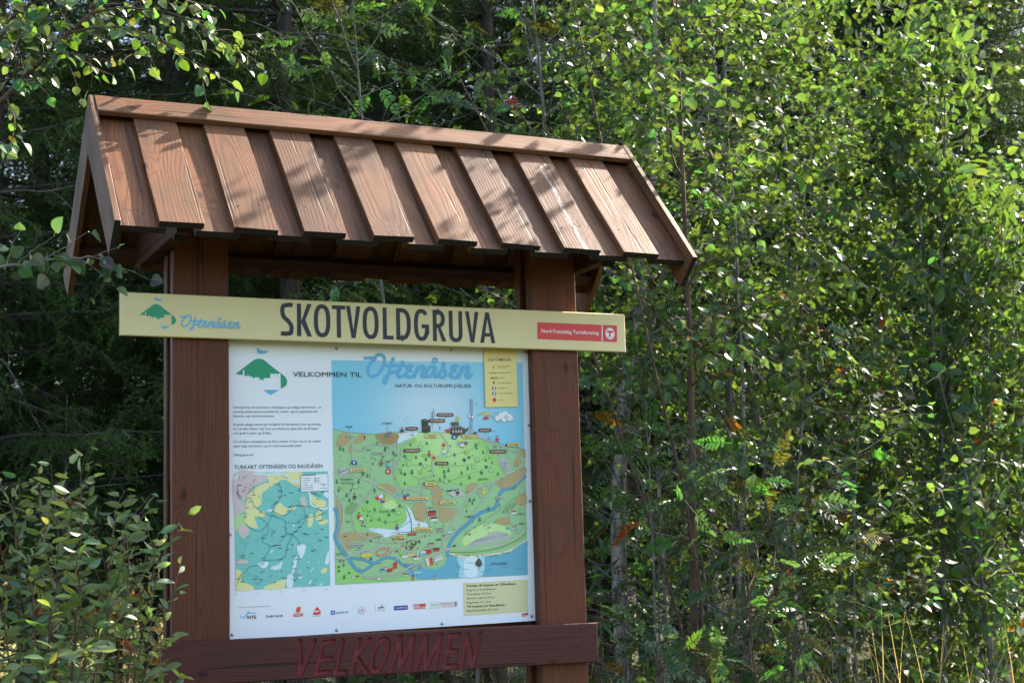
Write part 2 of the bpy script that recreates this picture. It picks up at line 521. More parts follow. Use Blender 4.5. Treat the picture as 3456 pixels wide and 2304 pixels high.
def welcome_plank():
    x0, x1, z0, z1, y0, y1 = 0.143, 1.819, 1.160, 1.309, -0.045, -0.002
    L, W, T = x1 - x0, z1 - z0, y1 - y0
    nx, nz = 520, 56
    gx = np.linspace(0, L, nx + 1); gz = np.linspace(-W / 2, W / 2, nz + 1)
    G = np.array([(a, b) for a in gx for b in gz])
    D = np.full(len(G), 9.0)
    for st in WELCOME:
        pts = [plane_px(*ZW(*p), y0) - np.array([x0, (z0 + z1) / 2]) for p in st]
        for a, b in zip(pts[:-1], pts[1:]):
            D = np.minimum(D, seg_dist(G, a, b))
    R = 0.0083
    depth = np.where(D < R, np.sqrt(np.clip(R * R - D * D, 0, None)) * 1.15, 0.0)
    edge = np.minimum.reduce([G[:, 1] + W / 2, W / 2 - G[:, 1], G[:, 0], L - G[:, 0]])
    depth += np.clip(0.004 - edge, 0, None) ** 2 / 0.004          # eased arrises
    chip = np.exp(-((G[:, 0] - (1.62 - x0)) ** 2 / 0.0003 + (G[:, 1] + W / 2) ** 2 / 0.0001)) * 0.006
    depth += chip
    V = np.column_stack([G[:, 0], G[:, 1], T / 2 - depth])
    paint = (D < R * 1.02).astype(float)
    n = len(V)
    i, j = np.meshgrid(np.arange(nx), np.arange(nz), indexing='ij')
    a = (i * (nz + 1) + j).ravel()
    Q = np.column_stack([a, a + nz + 1, a + nz + 2, a + 1])
    back = np.array([(0, -W/2, -T/2), (L, -W/2, -T/2), (L, W/2, -T/2), (0, W/2, -T/2)])
    V2 = np.concatenate([V, back])
    idx = lambda ii, jj: ii * (nz + 1) + jj
    faces = [Q, np.array([[n, n + 3, n + 2, n + 1]])]
    faces.append(np.array([[*[idx(k, 0) for k in range(nx, -1, -1)], n, n + 1]]))
    faces.append(np.array([[*[idx(k, nz) for k in range(nx + 1)], n + 2, n + 3]]))
    faces.append(np.array([[*[idx(0, k) for k in range(nz + 1)], n + 3, n]]))
    faces.append(np.array([[*[idx(nx, k) for k in range(nz, -1, -1)], n + 1, n + 2]]))
    color = np.ones((len(V2), 4)); color[:, :3] = 0; color[:n, 0] = paint
    me = mesh_np('welcome_plank', V2, faces, color=color)
    o = kpart('welcome_plank', me, kiosk, frame((x0, (y0 + y1) / 2, (z0 + z1) / 2), XA, ZA, -YA), M_WELCOME)
    o['label'] = 'dark red plank carved with VELKOMMEN in red letters'
welcome_plank()

# ------------------------------------------------------------------ name board and map panel sheets
def sheet_box(name, x0, x1, y0, y1, z0, z1, mats, bev=0.003):
    """folded sheet: front face and top in mats[0], ends and underside in mats[1]"""
    b = bev
    V = np.array([(x0 + b, y0, z0 + b), (x1 - b, y0, z0 + b), (x1 - b, y0, z1 - b), (x0 + b, y0, z1 - b),
                  (x0, y0 + b, z0), (x1, y0 + b, z0), (x1, y0 + b, z1), (x0, y0 + b, z1),
                  (x0, y1, z0), (x1, y1, z0), (x1, y1, z1), (x0, y1, z1)])
    F = [(0, 1, 2, 3), (4, 5, 1, 0), (1, 5, 6, 2), (3, 2, 6, 7), (4, 0, 3, 7), (8, 9, 5, 4), (5, 9, 10, 6), (7, 6, 10, 11), (8, 4, 7, 11), (11, 10, 9, 8)]
    me = mesh_np(name, V, np.array(F))
    for m in mats: me.materials.append(m)
    idx = [0, 0, 0, 0, 0, 1, 0, 0, 1, 1]
    if len(mats) > 1: me.polygons.foreach_set('material_index', np.array(idx, np.int32))
    return me


HEAD_Y = -0.027
name_board = kpart('name_board', sheet_box('name_board', 0.0, 2.0, HEAD_Y, -0.003, 2.366, 2.519, [M_NAME, M_NAME_EDGE]), kiosk, Matrix.Identity(4))
name_board['label'] = 'long pale yellow board lettered SKOTVOLDGRUVA with green hill emblem and red badge'
PAN_Y = 0.0492


def panel_sheet():
    pts = [plane_px(781, 2159, PAN_Y), plane_px(1808, 2093, PAN_Y), plane_px(1797, 1150, PAN_Y), plane_px(767, 1130, PAN_Y)]
    bl, br, tr, tl = pts
    e = (br - bl) / np.linalg.norm(br - bl)
    bl2 = bl - e * 0.020
    br2 = br.copy()
    tl2 = tl - np.array([0.020, 0]); tr2 = tr
    q = [bl2, br2, tr2, tl2]
    V = [(p[0], PAN_Y, p[1]) for p in q] + [(p[0], PAN_Y + 0.004, p[1]) for p in q]
    F = np.array([(0, 1, 2, 3), (7, 6, 5, 4), (4, 5, 1, 0), (5, 6, 2, 1), (6, 7, 3, 2), (7, 4, 0, 3)])
    return mesh_np('map_panel', V, F)
map_panel = kpart('map_panel', panel_sheet(), kiosk, Matrix.Identity(4), M_PANEL)
map_panel['label'] = 'white printed sheet with illustrated hiking map, trail map and sponsor logos'


def screw_mesh():
    rings = [(0.0062, 0.0), (0.0060, 0.0012), (0.0045, 0.0026), (0.0018, 0.0031)]
    V = []; Q = []
    for r, h in rings:
        for k in range(10): V.append((r * math.cos(k * .6283), -h, r * math.sin(k * .6283)))
    for j in range(3):
        for k in range(10): Q.append((j * 10 + k, j * 10 + (k + 1) % 10, (j + 1) * 10 + (k + 1) % 10, (j + 1) * 10 + k))
    me = mesh_np('screw', V, [np.array(Q), np.array([[30 + k for k in range(10)]])], smooth=True)
    me.materials.append(M_SCREW)
    return me

# ------------------------------------------------------------------ print: flat inks on the two sheets
from mathutils.geometry import tessellate_polygon
def Z3(u, v): return (380 + u * 0.37415, 960 + v * 0.37415)
def Z4(u, v): return (1200 + u * 0.39966, 960 + v * 0.39966)
def Z5(u, v): return (740 + u * 0.29332, 1140 + v * 0.29332)
def Z6(u, v): return (1100 + u * 0.30612, 1140 + v * 0.30612)
def Z7(u, v): return (740 + u * 0.40816, 1560 + v * 0.40816)
def Z8(u, v): return (1100 + u * 0.40816, 1560 + v * 0.40816)
STEP = 0.0004


def smooth_path(P, n=6, closed=False):
    P = np.asarray(P, float)
    if closed: Q = np.vstack([P[-1], P, P[0], P[1]])
    else: Q = np.vstack([2 * P[0] - P[1], P, 2 * P[-1] - P[-2]])
    out = []
    for i in range(1, len(Q) - 2):
        for t in np.linspace(0, 1, n, endpoint=False):
            a, b, c, d = Q[i - 1], Q[i], Q[i + 1], Q[i + 2]
            out.append(0.5 * (2 * b + (c - a) * t + (2 * a - 5 * b + 4 * c - d) * t * t + (3 * b - a - 3 * c + d) * t ** 3))
    if not closed: out.append(P[-1])
    return np.array(out)


class Art:
    """inks laid as thin sheets on a vertical face at y; each layer stands a hair above the one below"""
    def __init__(self, y, zoom=None):
        self.y = y; self.z = zoom or (lambda u, v: (u, v)); self.V = []; self.C = []; self.F3 = []; self.F4 = []

    def m(self, p): return plane_px(*self.z(*p), self.y)

    def add(self, V2, F, color, layer, rise=0.0):
        b = len(self.V)
        self.k = getattr(self, 'k', 0) + 1
        yy = self.y - STEP * (layer + 1) - (self.k % 40) * 2.4e-6
        m = len(V2)
        for i, p in enumerate(V2):
            self.V.append((p[0], yy - (rise * (i % (m // 2)) if rise else 0.0), p[1]))
            self.C.append(color[i] if isinstance(color, list) else color)
        for f in F:
            f = tuple(b + q for q in f)
            (self.F3 if len(f) == 3 else self.F4).append(f)

    def poly_m(self, V2, color, layer):
        V2 = [np.asarray(p) for p in V2]
        T = tessellate_polygon([[Vector((p[0], p[1], 0)) for p in V2]])
        F = []
        for t in T:
            a, b, c = (V2[i] for i in t)
            ar = (b[0] - a[0]) * (c[1] - a[1]) - (b[1] - a[1]) * (c[0] - a[0])
            F.append(tuple(t) if ar > 0 else (t[0], t[2], t[1]))
        self.add(V2, F, color, layer)

    def poly(self, P, color, layer=1, curve=0):
        if curve: P = smooth_path(P, curve, True)
        self.poly_m([self.m(p) for p in P], color, layer)

    def stroke_m(self, P, w, color, layer, caps=True):
        P = [np.asarray(p) for p in P]
        n = len(P); L = []; R = []
        for i in range(n):
            d = P[min(i + 1, n - 1)] - P[max(i - 1, 0)]
            d = d / (np.linalg.norm(d) + 1e-12); q = np.array([-d[1], d[0]])
            if 0 < i < n - 1:
                d1 = P[i] - P[i - 1]; d1 = d1 / (np.linalg.norm(d1) + 1e-12)
                k = 1 / max(0.5, abs(d1 @ d))
            else: k = 1
            ww = (w[i] if hasattr(w, '__len__') else w) / 2 * k
            L.append(P[i] + q * ww); R.append(P[i] - q * ww)
        self.add(R + L, [(i, i + 1, n + i + 1, n + i) for i in range(n - 1)], color, layer, 4e-7)
        if caps:
            w0 = w[0] if hasattr(w, '__len__') else w
            for c in (P[0], P[-1]): self.disc_m(c, w0 / 2, color, layer + 0.35, 10)

    def stroke(self, P, w_px, color, layer=2, curve=4, caps=False):
        if curve and len(P) > 2: P = smooth_path(P, curve)
        k = self.scale(P[0])
        self.stroke_m([self.m(p) for p in P], w_px * k, color, layer, caps)

    def scale(self, p):
        return np.linalg.norm(self.m((p[0], p[1] + 10)) - self.m(p)) / 10

    def disc_m(self, c, r, color, layer, n=12, sx=1.0):
        self.add([c + np.array([r * sx * math.cos(t), r * math.sin(t)]) for t in np.linspace(0, 2 * math.pi, n, endpoint=False)], [tuple(range(n))] if n <= 4 else [(0, i, i + 1) for i in range(1, n - 1)], color, layer)

    def disc(self, p, r_px, color, layer=2, n=12, sx=1.0):
        self.disc_m(self.m(p), r_px * self.scale(p), color, layer, n, sx)

    def rect(self, a, b, color, layer=1):
        self.poly([(a[0], a[1]), (b[0], a[1]), (b[0], b[1]), (a[0], b[1])], color, layer)

    def quad(self, P, color, layer=1): self.poly(P, color, layer)

    def text(self, s, p0, p1, cap_px, color, layer=3, bold=0.0, shear=0.0):
        """baseline from p0 to p1, capital height in pixels of the view"""
        V, F3 = glyphs(s, bold, shear)
        if not len(V): return
        a, b = self.m(p0), self.m(p1)
        ex = (b - a); L = np.linalg.norm(ex); ex /= L; ez = np.array([-ex[1], ex[0]])
        x0, x1 = V[:, 0].min(), V[:, 0].max()
        sx = L / (x1 - x0); sy = cap_px * self.scale(p0) / CAP
        W = a + np.outer((V[:, 0] - x0) * sx, ex) + np.outer(V[:, 1] * sy, ez)
        self.add(list(W), [tuple(f) for f in F3], color, layer)

    def build(self, name, parent, label=None):
        fs = []
        if self.F3: fs.append(np.array(self.F3))
        if self.F4: fs.append(np.array(self.F4))
        me = mesh_np(name, np.array(self.V), fs, color=np.array(self.C))
        o = link(name, me, parent, M_PRINT)
        if label: o['label'] = label
        return o


CAP = 0.727
_gl = {}
def glyphs(s, bold=0.0, shear=0.0):
    key = (s, bold, shear)
    if key in _gl: return _gl[key]
    cu = bpy.data.curves.new('lettering', 'FONT')
    cu.body = s; cu.size = 1.0; cu.resolution_u = 2; cu.offset = bold; cu.shear = shear; cu.fill_mode = 'FRONT'
    ob = bpy.data.objects.new('lettering', cu)
    COL.objects.link(ob)
    dg = bpy.context.evaluated_depsgraph_get()
    me = ob.evaluated_get(dg).to_mesh()
    V = np.empty(len(me.vertices) * 3); me.vertices.foreach_get('co', V); V = V.reshape(-1, 3)[:, :2].copy()
    me.calc_loop_triangles()
    T = np.empty(len(me.loop_triangles) * 3, np.int32); me.loop_triangles.foreach_get('vertices', T); T = T.reshape(-1, 3).copy()
    a, b, c = V[T[:, 0]], V[T[:, 1]], V[T[:, 2]]
    ar = (b[:, 0] - a[:, 0]) * (c[:, 1] - a[:, 1]) - (b[:, 1] - a[:, 1]) * (c[:, 0] - a[:, 0])
    T[ar < 0] = T[ar < 0][:, ::-1]
    bpy.data.objects.remove(ob, do_unlink=True); bpy.data.curves.remove(cu)
    _gl[key] = (V, T)
    return _gl[key]


BLACK = ink(30, 34, 44); BLUE = ink(86, 162, 216); GREEN = ink(28, 136, 104); RED = ink(186, 58, 58); WHT = ink(206, 214, 234)
DK = ink(52, 54, 66)

# ---- title letters, drawn in cap-height units
T_ = 0.132
def arc(cx, cy, rx, ry, a0, a1, n=14):
    return [(cx + rx * math.cos(math.radians(t)), cy + ry * math.sin(math.radians(t))) for t in np.linspace(a0, a1, n)]

def letter(ch, w):
    """returns list of ('p', polygon) / ('s', centre line, closed) with x in 0..w and y in 0..1"""
    t = T_; h = t / 2
    if ch == 'K': return [('p', [(0, 0), (t, 0), (t, 1), (0, 1)]), ('p', [(t, .46), (w - t * 1.05, 1), (w, 1), (t * 2.0, .50), (w, 0), (w - t * 1.1, 0), (t, .42)])]
    if ch == 'T': return [('p', [(0, 1 - t * .92), (w, 1 - t * .92), (w, 1), (0, 1)]), ('p', [(w / 2 - h, 0), (w / 2 + h, 0), (w / 2 + h, 1 - t * .92), (w / 2 - h, 1 - t * .92)])]
    if ch == 'V': return [('p', [(0, 1), (w / 2 - h * .95, 0), (w / 2 + h * .95, 0), (w, 1), (w - t * 1.02, 1), (w / 2, .24), (t * 1.02, 1)])]
    if ch == 'A': return [('p', [(0, 0), (w / 2 - h * .95, 1), (w / 2 + h * .95, 1), (w, 0), (w - t * 1.02, 0), (w / 2, .78), (t * 1.02, 0)]), ('p', [(w * .24, .21), (w * .76, .21), (w * .72, .32), (w * .28, .32)])]
    if ch == 'L': return [('p', [(0, 0), (w, 0), (w, t * .9), (t, t * .9), (t, 1), (0, 1)])]
    if ch == 'O':
        rx, ry = w / 2 - h, .5 - h + .012
        c = [(w / 2 + rx * math.copysign(abs(math.cos(a)) ** .80, math.cos(a)), .5 + ry * math.copysign(abs(math.sin(a)) ** .80, math.sin(a))) for a in np.linspace(0, 2 * math.pi, 41)]
        return [('s', c)]
    if ch == 'D':
        r = w - h
        c = [(h, h * .92), (w * .35, h * .92)] + [(w * .35 + (r - w * .35) * abs(math.cos(a)) ** .8, .5 + (.5 - h * .92) * math.copysign(abs(math.sin(a)) ** .8, math.sin(a))) for a in np.linspace(-math.pi / 2, math.pi / 2, 21)] + [(h, 1 - h * .92)]
        return [('p', [(0, 0), (t, 0), (t, 1), (0, 1)]), ('s', c)]
    if ch == 'U': return [('s', [(h, 1), (h, .5)] + [(w / 2 - (w / 2 - h) * abs(math.cos(a)) ** .8 * (1 if math.cos(a) > 0 else -1), .30 - (.30 - h + .012) * abs(math.sin(a)) ** .8) for a in np.linspace(0.02, math.pi - .02, 19)] + [(w - h, .5), (w - h, 1)])]
    if ch == 'R':
        bw = w * .92
        bowl = [(h, 1 - h * .9), (w * .35, 1 - h * .9)] + [(w * .35 + (bw - h - w * .35) * abs(math.cos(a)) ** .85, .715 + (.285 - h * .9) * math.sin(a)) for a in np.linspace(math.pi / 2, -math.pi / 2, 15)] + [(h, .43 + h * .9)]
        return [('p', [(0, 0), (t, 0), (t, 1), (0, 1)]), ('s', bowl), ('p', [(w - t * 1.1, 0), (w, 0), (w * .56, .47), (w * .32, .47)])]
    if ch == 'G':
        rx, ry = w / 2 - h, .5 - h + .012
        c = [(w / 2 + rx * math.copysign(abs(math.cos(a)) ** .80, math.cos(a)), .5 + ry * math.copysign(abs(math.sin(a)) ** .80, math.sin(a))) for a in np.linspace(math.radians(42), math.radians(330), 31)]
        return [('s', c + [(w - h, .40)]), ('p', [(w * .52, .40), (w, .40), (w, .52), (w * .52, .52)]), ('p', [(w - t, .20), (w, .20), (w, .40), (w - t, .40)])]
    if ch == 'S':
        c = [(w * .93, .93), (w * .72, 1 - h * .75), (w * .50, 1 - h), (w * .24, .90), (h, .78), (h * 1.15, .68), (w * .30, .56), (w * .62, .44), (w - h * 1.1, .31), (w - h, .21), (w * .78, .09), (w * .50, h), (w * .26, h * .85), (w * .05, .075)]
        return [('s', [tuple(p) for p in smooth_path(c, 4)])]


def name_print():
    A = Art(HEAD_Y, Z3)
    title = [('S', Z3, 1512, 1632), ('K', Z3, 1663, 1797), ('O', Z3, 1815, 1964), ('T', Z3, 1980, 2100), ('V', Z3, 2106, 2237), ('O', Z4, 60, 195),
             ('L', Z4, 230, 320), ('D', Z4, 343, 466), ('G', Z4, 493, 620), ('R', Z4, 652, 764), ('U', Z4, 788, 902), ('V', Z4, 926, 1040), ('A', Z4, 1049, 1176)]
    zb = plane_px(*Z3(1730, 467), HEAD_Y)[1]; zt = plane_px(*Z3(1730, 174), HEAD_Y)[1]
    zb2 = plane_px(*Z4(1110, 493), HEAD_Y)[1]; zt2 = plane_px(*Z4(1110, 235), HEAD_Y)[1]
    xa = plane_px(*Z3(1730, 467), HEAD_Y)[0]; xb = plane_px(*Z4(1110, 493), HEAD_Y)[0]
    for ch, zf, u0, u1 in title:
        x0 = plane_px(*zf(u0, 350), HEAD_Y)[0]; x1 = plane_px(*zf(u1, 350), HEAD_Y)[0]
        f = ((x0 + x1) / 2 - xa) / (xb - xa)
        z0 = zb + (zb2 - zb) * f; H = (zt - zb) + ((zt2 - zb2) - (zt - zb)) * f
        lay = 1
        for kind, *g in letter(ch, (x1 - x0) / H):
            P = [np.array([x0 + p[0] * H, z0 + p[1] * H]) for p in g[0]]
            if kind == 'p': A.poly_m(P, BLACK, lay)
            else: A.stroke_m(P, T_ * H, BLACK, lay, caps=False)
            lay += 1
    A.build('title_lettering', name_board)
    return
name_print()

EMB = [(185, 415), (300, 328), (385, 262), (415, 245), (455, 237), (495, 244), (525, 262), (620, 340), (720, 415), (758, 446), (778, 480), (782, 512), (770, 545), (745, 565), (708, 585), (705, 410), (668, 410), (667, 450), (663, 450), (662, 410), (630, 410), (629, 440), (625, 440), (624, 410), (588, 410), (586, 460), (512, 462), (510, 490), (500, 490), (498, 478), (472, 478), (472, 490), (463, 490), (462, 455), (410, 452), (408, 462), (385, 462), (383, 445), (350, 443), (348, 432), (315, 430), (314, 442), (293, 440), (288, 370), (270, 370), (270, 427)]
SAIL = [(432, 108), (455, 130), (490, 145), (530, 150), (570, 150), (545, 170), (510, 182), (480, 184), (455, 180), (435, 172)]
KEEL = [(505, 597), (690, 597), (588, 658)]
SCRIPT = [[(430, 224), (480, 222), (545, 224), (505, 262), (470, 320), (463, 375), (485, 418), (530, 425), (580, 392), (622, 330), (645, 270), (640, 215), (605, 184), (560, 192)],
          [(742, 226), (715, 300), (692, 400), (668, 470), (645, 498), (640, 470), (665, 425), (720, 385), (800, 360)], [(668, 310), (760, 306), (870, 305)],
          [(846, 266), (815, 350), (790, 405), (805, 432), (850, 418), (890, 392)],
          [(952, 308), (912, 305), (895, 330), (920, 356), (940, 358), (900, 372), (880, 400), (905, 430), (950, 425), (1000, 380)],
          [(1018, 318), (995, 370), (972, 428)], [(985, 400), (1020, 340), (1055, 312), (1080, 325), (1065, 375), (1055, 420), (1085, 430), (1110, 400)],
          [(1205, 330), (1170, 312), (1130, 340), (1105, 395), (1125, 428), (1165, 405), (1212, 320), (1195, 390), (1205, 428), (1240, 412), (1275, 350), (1302, 285)],
          [(1302, 285), (1295, 335), (1318, 375), (1318, 415), (1285, 436), (1255, 420)],
          [(1448, 312), (1410, 308), (1390, 332), (1415, 358), (1432, 360), (1390, 376), (1372, 402), (1392, 432), (1435, 430), (1480, 390)],
          [(1508, 322), (1485, 375), (1462, 432)], [(1475, 405), (1510, 348), (1548, 316), (1575, 328), (1560, 378), (1545, 422), (1570, 436), (1602, 405)]]


def emblem(zoom, y, name, parent, fx):
    A = Art(y, zoom)
    A.poly([fx(*p) for p in EMB], GREEN, 1); A.poly([fx(*p) for p in SAIL], BLUE, 1); A.poly([fx(*p) for p in KEEL], BLUE, 1)
    A.build(name, parent)


def script(zoom, y, name, parent, fx, w, layer=1):
    A = Art(y, zoom)
    for i, P in enumerate(SCRIPT):
        A.stroke([fx(*p) for p in smooth_path(P, 5)], w, BLUE, layer + 0.5 * i, 0, True)
    c = fx(1201, 246)
    rr = abs(fx(1223, 246)[0] - c[0])
    A.stroke([(c[0] + rr * math.cos(a), c[1] + rr * math.sin(a)) for a in np.linspace(0, 2 * math.pi, 19)], w * .55, BLUE, layer + 6, 0)
    A.build(name, parent)


emblem(Z3, HEAD_Y, 'hill_emblem', name_board, lambda u, v: (245 + (u - 185) * 0.5477, 177 + (v - 237) * 0.540 + (u - 455) * 0.006))
script(Z3, HEAD_Y, 'script_lettering', name_board, lambda u, v: (604 + (u - 420) * 0.461, 268 + (v - 170) * 0.425 + (u - 420) * 0.012), 13.5)


def badge():
    A = Art(HEAD_Y, Z4)
    A.poly([(1535, 318), (2207, 346), (2207, 486), (1535, 460)], RED, 1)
    A.poly([(2078, 341), (2085, 341), (2085, 481), (2078, 481)], WHT, 2)
    A.text('Nord-Trøndelag Turistforening', (1568, 405), (2053, 423), 31, WHT, 2, 0.012)
    c = (2147, 414)
    A.disc(c, 50, WHT, 2, 28, 0.93); A.disc(c, 47, RED, 3, 28, 0.93); A.disc(c, 45, WHT, 4, 28, 0.93)
    for i in range(26):
        if i in (6, 7, 19, 20): continue
        a = i / 26 * 6.2832; A.disc((c[0] + 40 * math.cos(a) * .93, c[1] + 40 * math.sin(a)), 3.2, RED, 5, 6)
    A.stroke([(2128, 398), (2167, 400)], 17, RED, 5, 0, True); A.stroke([(2147, 400), (2146, 437)], 15, RED, 6, 0, True)
    A.build('association_badge', name_board)
badge()

# ---- text side of the panel
emblem(Z5, PAN_Y, 'hill_emblem', map_panel, lambda u, v: (u, v))


def text_block():
    A = Art(PAN_Y, Z5)
    A.text('VELKOMMEN TIL', (846, 446), (1636, 450), 60, BLACK, 8, 0.0)
    A.build('welcome_heading', map_panel)
    rows = [(162, 810, 1173, 808, 'Området byr på naturstier, trimløyper og utallige fornminner - et'), (162, 860, 1138, 856, 'naturlig ekskursjonssområdet for skoler, og en opplevelse for'),
            (162, 909, 636, 907, 'historie- og naturinteresserte.'), (164, 1006, 1168, 1002, 'Et godt utbygd stinett gir mulighet til rekreasjon, trim og trening'),
            (164, 1056, 1137, 1052, 'for de aller fleste. Og, hvis turisthytta er åpen kan du få kjøpt'), (164, 1107, 600, 1104, 'noe godt å spise og drikke.'),
            (166, 1204, 1173, 1198, 'Du vil finne rasteplasser på flere steder. Vi ber om at du rydder'), (166, 1255, 947, 1250, 'etter deg ved behov, og tar med eventuellt avfall.'), (168, 1355, 395, 1354, 'Riktig god tur!')]
    for para in (rows[:3], rows[3:6], rows[6:8], rows[8:]):
        A = Art(PAN_Y, Z5)
        for u0, v0, u1, v1, s in para: A.text(s, (u0, v0), (u1, v1), 26, DK, 1, 0.004)
        A.build('text_paragraph', map_panel)
    A = Art(PAN_Y, Z5)
    A.text('TURKART OFTENÅSEN OG RAUDÅSEN', (172, 1508), (1187, 1492), 47, BLACK, 1, 0.006)
    A.build('trail_map_heading', map_panel)
text_block()


def trail_map():
    A = Art(PAN_Y, Z7)
    r = random.Random(5)
    TEAL, YEL, PINK, LAKE, LG = ink(108, 180, 184), ink(200, 204, 156), ink(188, 178, 190), ink(194, 214, 236), ink(160, 198, 146)
    A.poly([(121, 88), (898, 72), (918, 1015), (134, 1058)], TEAL, 1)
    P = lambda pts, c, l=2, cv=3: A.poly(pts, c, l, cv)
    P([(121, 90), (340, 84), (400, 130), (350, 170), (250, 205), (240, 280), (210, 300), (215, 400), (160, 420), (130, 440)], PINK)
    P([(250, 240), (330, 190), (400, 165), (410, 210), (350, 260), (350, 340), (300, 380), (380, 410), (360, 450), (290, 450), (320, 540), (250, 530), (215, 490), (215, 420), (225, 330)], YEL, 3)
    P([(130, 440), (210, 430), (215, 500), (245, 560), (230, 610), (180, 620), (160, 560), (132, 560)], LG)
    P([(160, 520), (235, 530), (245, 580), (200, 620), (165, 600)], PINK, 3)
    P([(140, 800), (230, 810), (235, 830), (145, 830)], PINK)
    P([(140, 880), (190, 910), (180, 980), (260, 1010), (285, 1048), (140, 1056), (136, 960)], YEL)
    P([(370, 1045), (400, 1010), (540, 965), (548, 1000), (520, 1040)], YEL)
    P([(455, 390), (500, 330), (530, 360), (570, 380), (560, 410), (520, 435), (470, 430)], YEL)
    P([(580, 380), (625, 360), (625, 385), (590, 397)], YEL); P([(745, 430), (780, 440), (765, 520), (730, 530)], YEL)
    P([(795, 430), (830, 395), (850, 440), (840, 470), (800, 475)], YEL); P([(820, 490), (895, 470), (890, 500), (835, 515)], YEL)
    P([(400, 95), (520, 85), (690, 85), (680, 200), (620, 190), (560, 150), (520, 140), (470, 170), (420, 200), (410, 160)], YEL, 2)
    P([(750, 260), (800, 290), (880, 320), (870, 370), (780, 350)], YEL); P([(670, 300), (710, 285), (722, 360), (690, 370)], PINK)
    P([(145, 240), (175, 270), (205, 335), (180, 310), (150, 280)], TEAL, 3); P([(850, 880), (890, 870), (880, 910), (840, 910)], YEL)
    A.stroke([(122, 140), (150, 110), (160, 92)], 16, LAKE, 3); A.stroke([(280, 92), (400, 98), (500, 92), (560, 118), (600, 150), (670, 165), (740, 250), (765, 350), (860, 385), (895, 372)], 15, LAKE, 4)
    P([(860, 255), (898, 245), (900, 290), (870, 280)], LAKE, 3)
    for L in ([(315, 840), (360, 820), (410, 830), (370, 875)], [(420, 870), (480, 845), (520, 815), (510, 870), (450, 890)], [(560, 935), (610, 925), (605, 1025), (560, 1030)], [(600, 880), (625, 780), (645, 790), (625, 890), (600, 925)], [(640, 690), (715, 685), (690, 780), (665, 780)], [(620, 700), (630, 655), (618, 760)], [(465, 590), (478, 572), (470, 595)], [(470, 670), (510, 655), (480, 680)], [(415, 740), (445, 720), (430, 745)], [(735, 1000), (760, 965), (755, 1000)], [(870, 830), (905, 720), (905, 830)], [(815, 830), (830, 800), (820, 835)], [(755, 890), (785, 865), (760, 905)], [(605, 520), (625, 510), (615, 530)], [(385, 395), (445, 383), (430, 405)], [(650, 950), (690, 940), (665, 960)], [(725, 820), (752, 815), (735, 828)], [(655, 910), (668, 885), (662, 920)], [(820, 1010), (850, 995), (845, 1012)]):
        P(L, LAKE, 3)
    DKT = ink(62, 92, 100); GR = ink(88, 118, 122)
    paths = [[(490, 170), (515, 240), (500, 300), (450, 350), (440, 390), (430, 440), (390, 520), (330, 565), (270, 550), (215, 510)], [(320, 450), (370, 480), (400, 515), (400, 580), (360, 610), (365, 660), (410, 680), (410, 730), (380, 770), (355, 840), (250, 860), (220, 900), (180, 930), (140, 1020)],
             [(410, 700), (500, 660), (540, 600), (605, 590), (670, 525), (710, 470), (700, 400), (690, 360), (580, 360)], [(430, 440), (500, 460), (545, 490), (550, 580), (605, 590), (560, 690), (530, 790), (360, 808)],
             [(440, 400), (545, 440), (620, 360), (690, 355), (760, 370)], [(650, 500), (690, 460), (800, 440), (890, 410)], [(260, 290), (300, 370), (380, 420), (430, 440)], [(600, 590), (650, 640), (660, 690)], [(545, 490), (610, 500), (670, 490)]]
    for p in paths: A.stroke(p, 3.2, DKT, 5, 4)
    for i in range(15):
        u, v = r.uniform(150, 860), r.uniform(450, 1000); p = [(u, v)]
        for _ in range(5): p.append((p[-1][0] + r.uniform(-40, 40), p[-1][1] + r.uniform(-40, 40)))
        p = [(min(895, max(140, a)), min(1010, max(250, b))) for a, b in p]
        A.stroke(p, 1.6, GR, 4.5, 3)
    for i in range(34):
        u, v = r.uniform(135, 330), r.uniform(98, 300)
        A.stroke([(u, v), (u + r.uniform(-45, 25), v + r.uniform(-30, 40)), (u + r.uniform(-60, 30), v + r.uniform(-10, 80))], 2.2, ink(128, 92, 118) if i % 2 else ink(206, 188, 190), 5, 3)
    for i in range(60):
        u, v = r.uniform(150, 840), r.uniform(200, 990); q_ = [(u, v)]
        for _ in range(4): q_.append((min(893, max(142, q_[-1][0] + r.uniform(-22, 22))), min(1005, max(150, q_[-1][1] + r.uniform(-22, 22)))))
        A.stroke(q_, 1.3, ink(86, 150, 156), 4.3, 3)
    for i in range(70):
        u, v = r.uniform(140, 880), r.uniform(150, 1010); w = r.uniform(16, 42)
        A.stroke([(u, v), (u + w, v - w * .02)], 5.0, ink(48, 66, 78), 6, 0)
    for i in range(24):
        u, v = r.uniform(160, 880), r.uniform(110, 480); A.stroke([(u, v), (u + r.uniform(20, 50), v + r.uniform(-6, 20))], 2.2, ink(120, 110, 110), 4.6, 0)
    A.poly([(670, 100), (895, 92), (900, 233), (673, 242)], ink(90, 96, 110), 7); A.poly([(672, 102), (893, 94), (898, 231), (675, 240)], WHT, 8)
    A.stroke([(678, 107), (798, 101)], 6, DK, 9, 0)
    for i in range(5):
        v = 130 + i * 19; A.stroke([(680, v), (690, v)], 2, DK, 9, 0); A.stroke([(696, v), (720 + r.uniform(0, 46), v - 1)], 4, ink(110, 118, 134), 9, 0)
    A.stroke([(680, 220), (780, 216)], 4, ink(110, 118, 134), 9, 0)
    for i in range(3):
        A.rect((784, 125 + i * 15), (795, 135 + i * 15), ink(60, 120, 180) if i < 2 else ink(120, 100, 90), 9); A.stroke([(800, 132 + i * 14), (828, 131 + i * 14)], 4, ink(110, 118, 134), 9, 0)
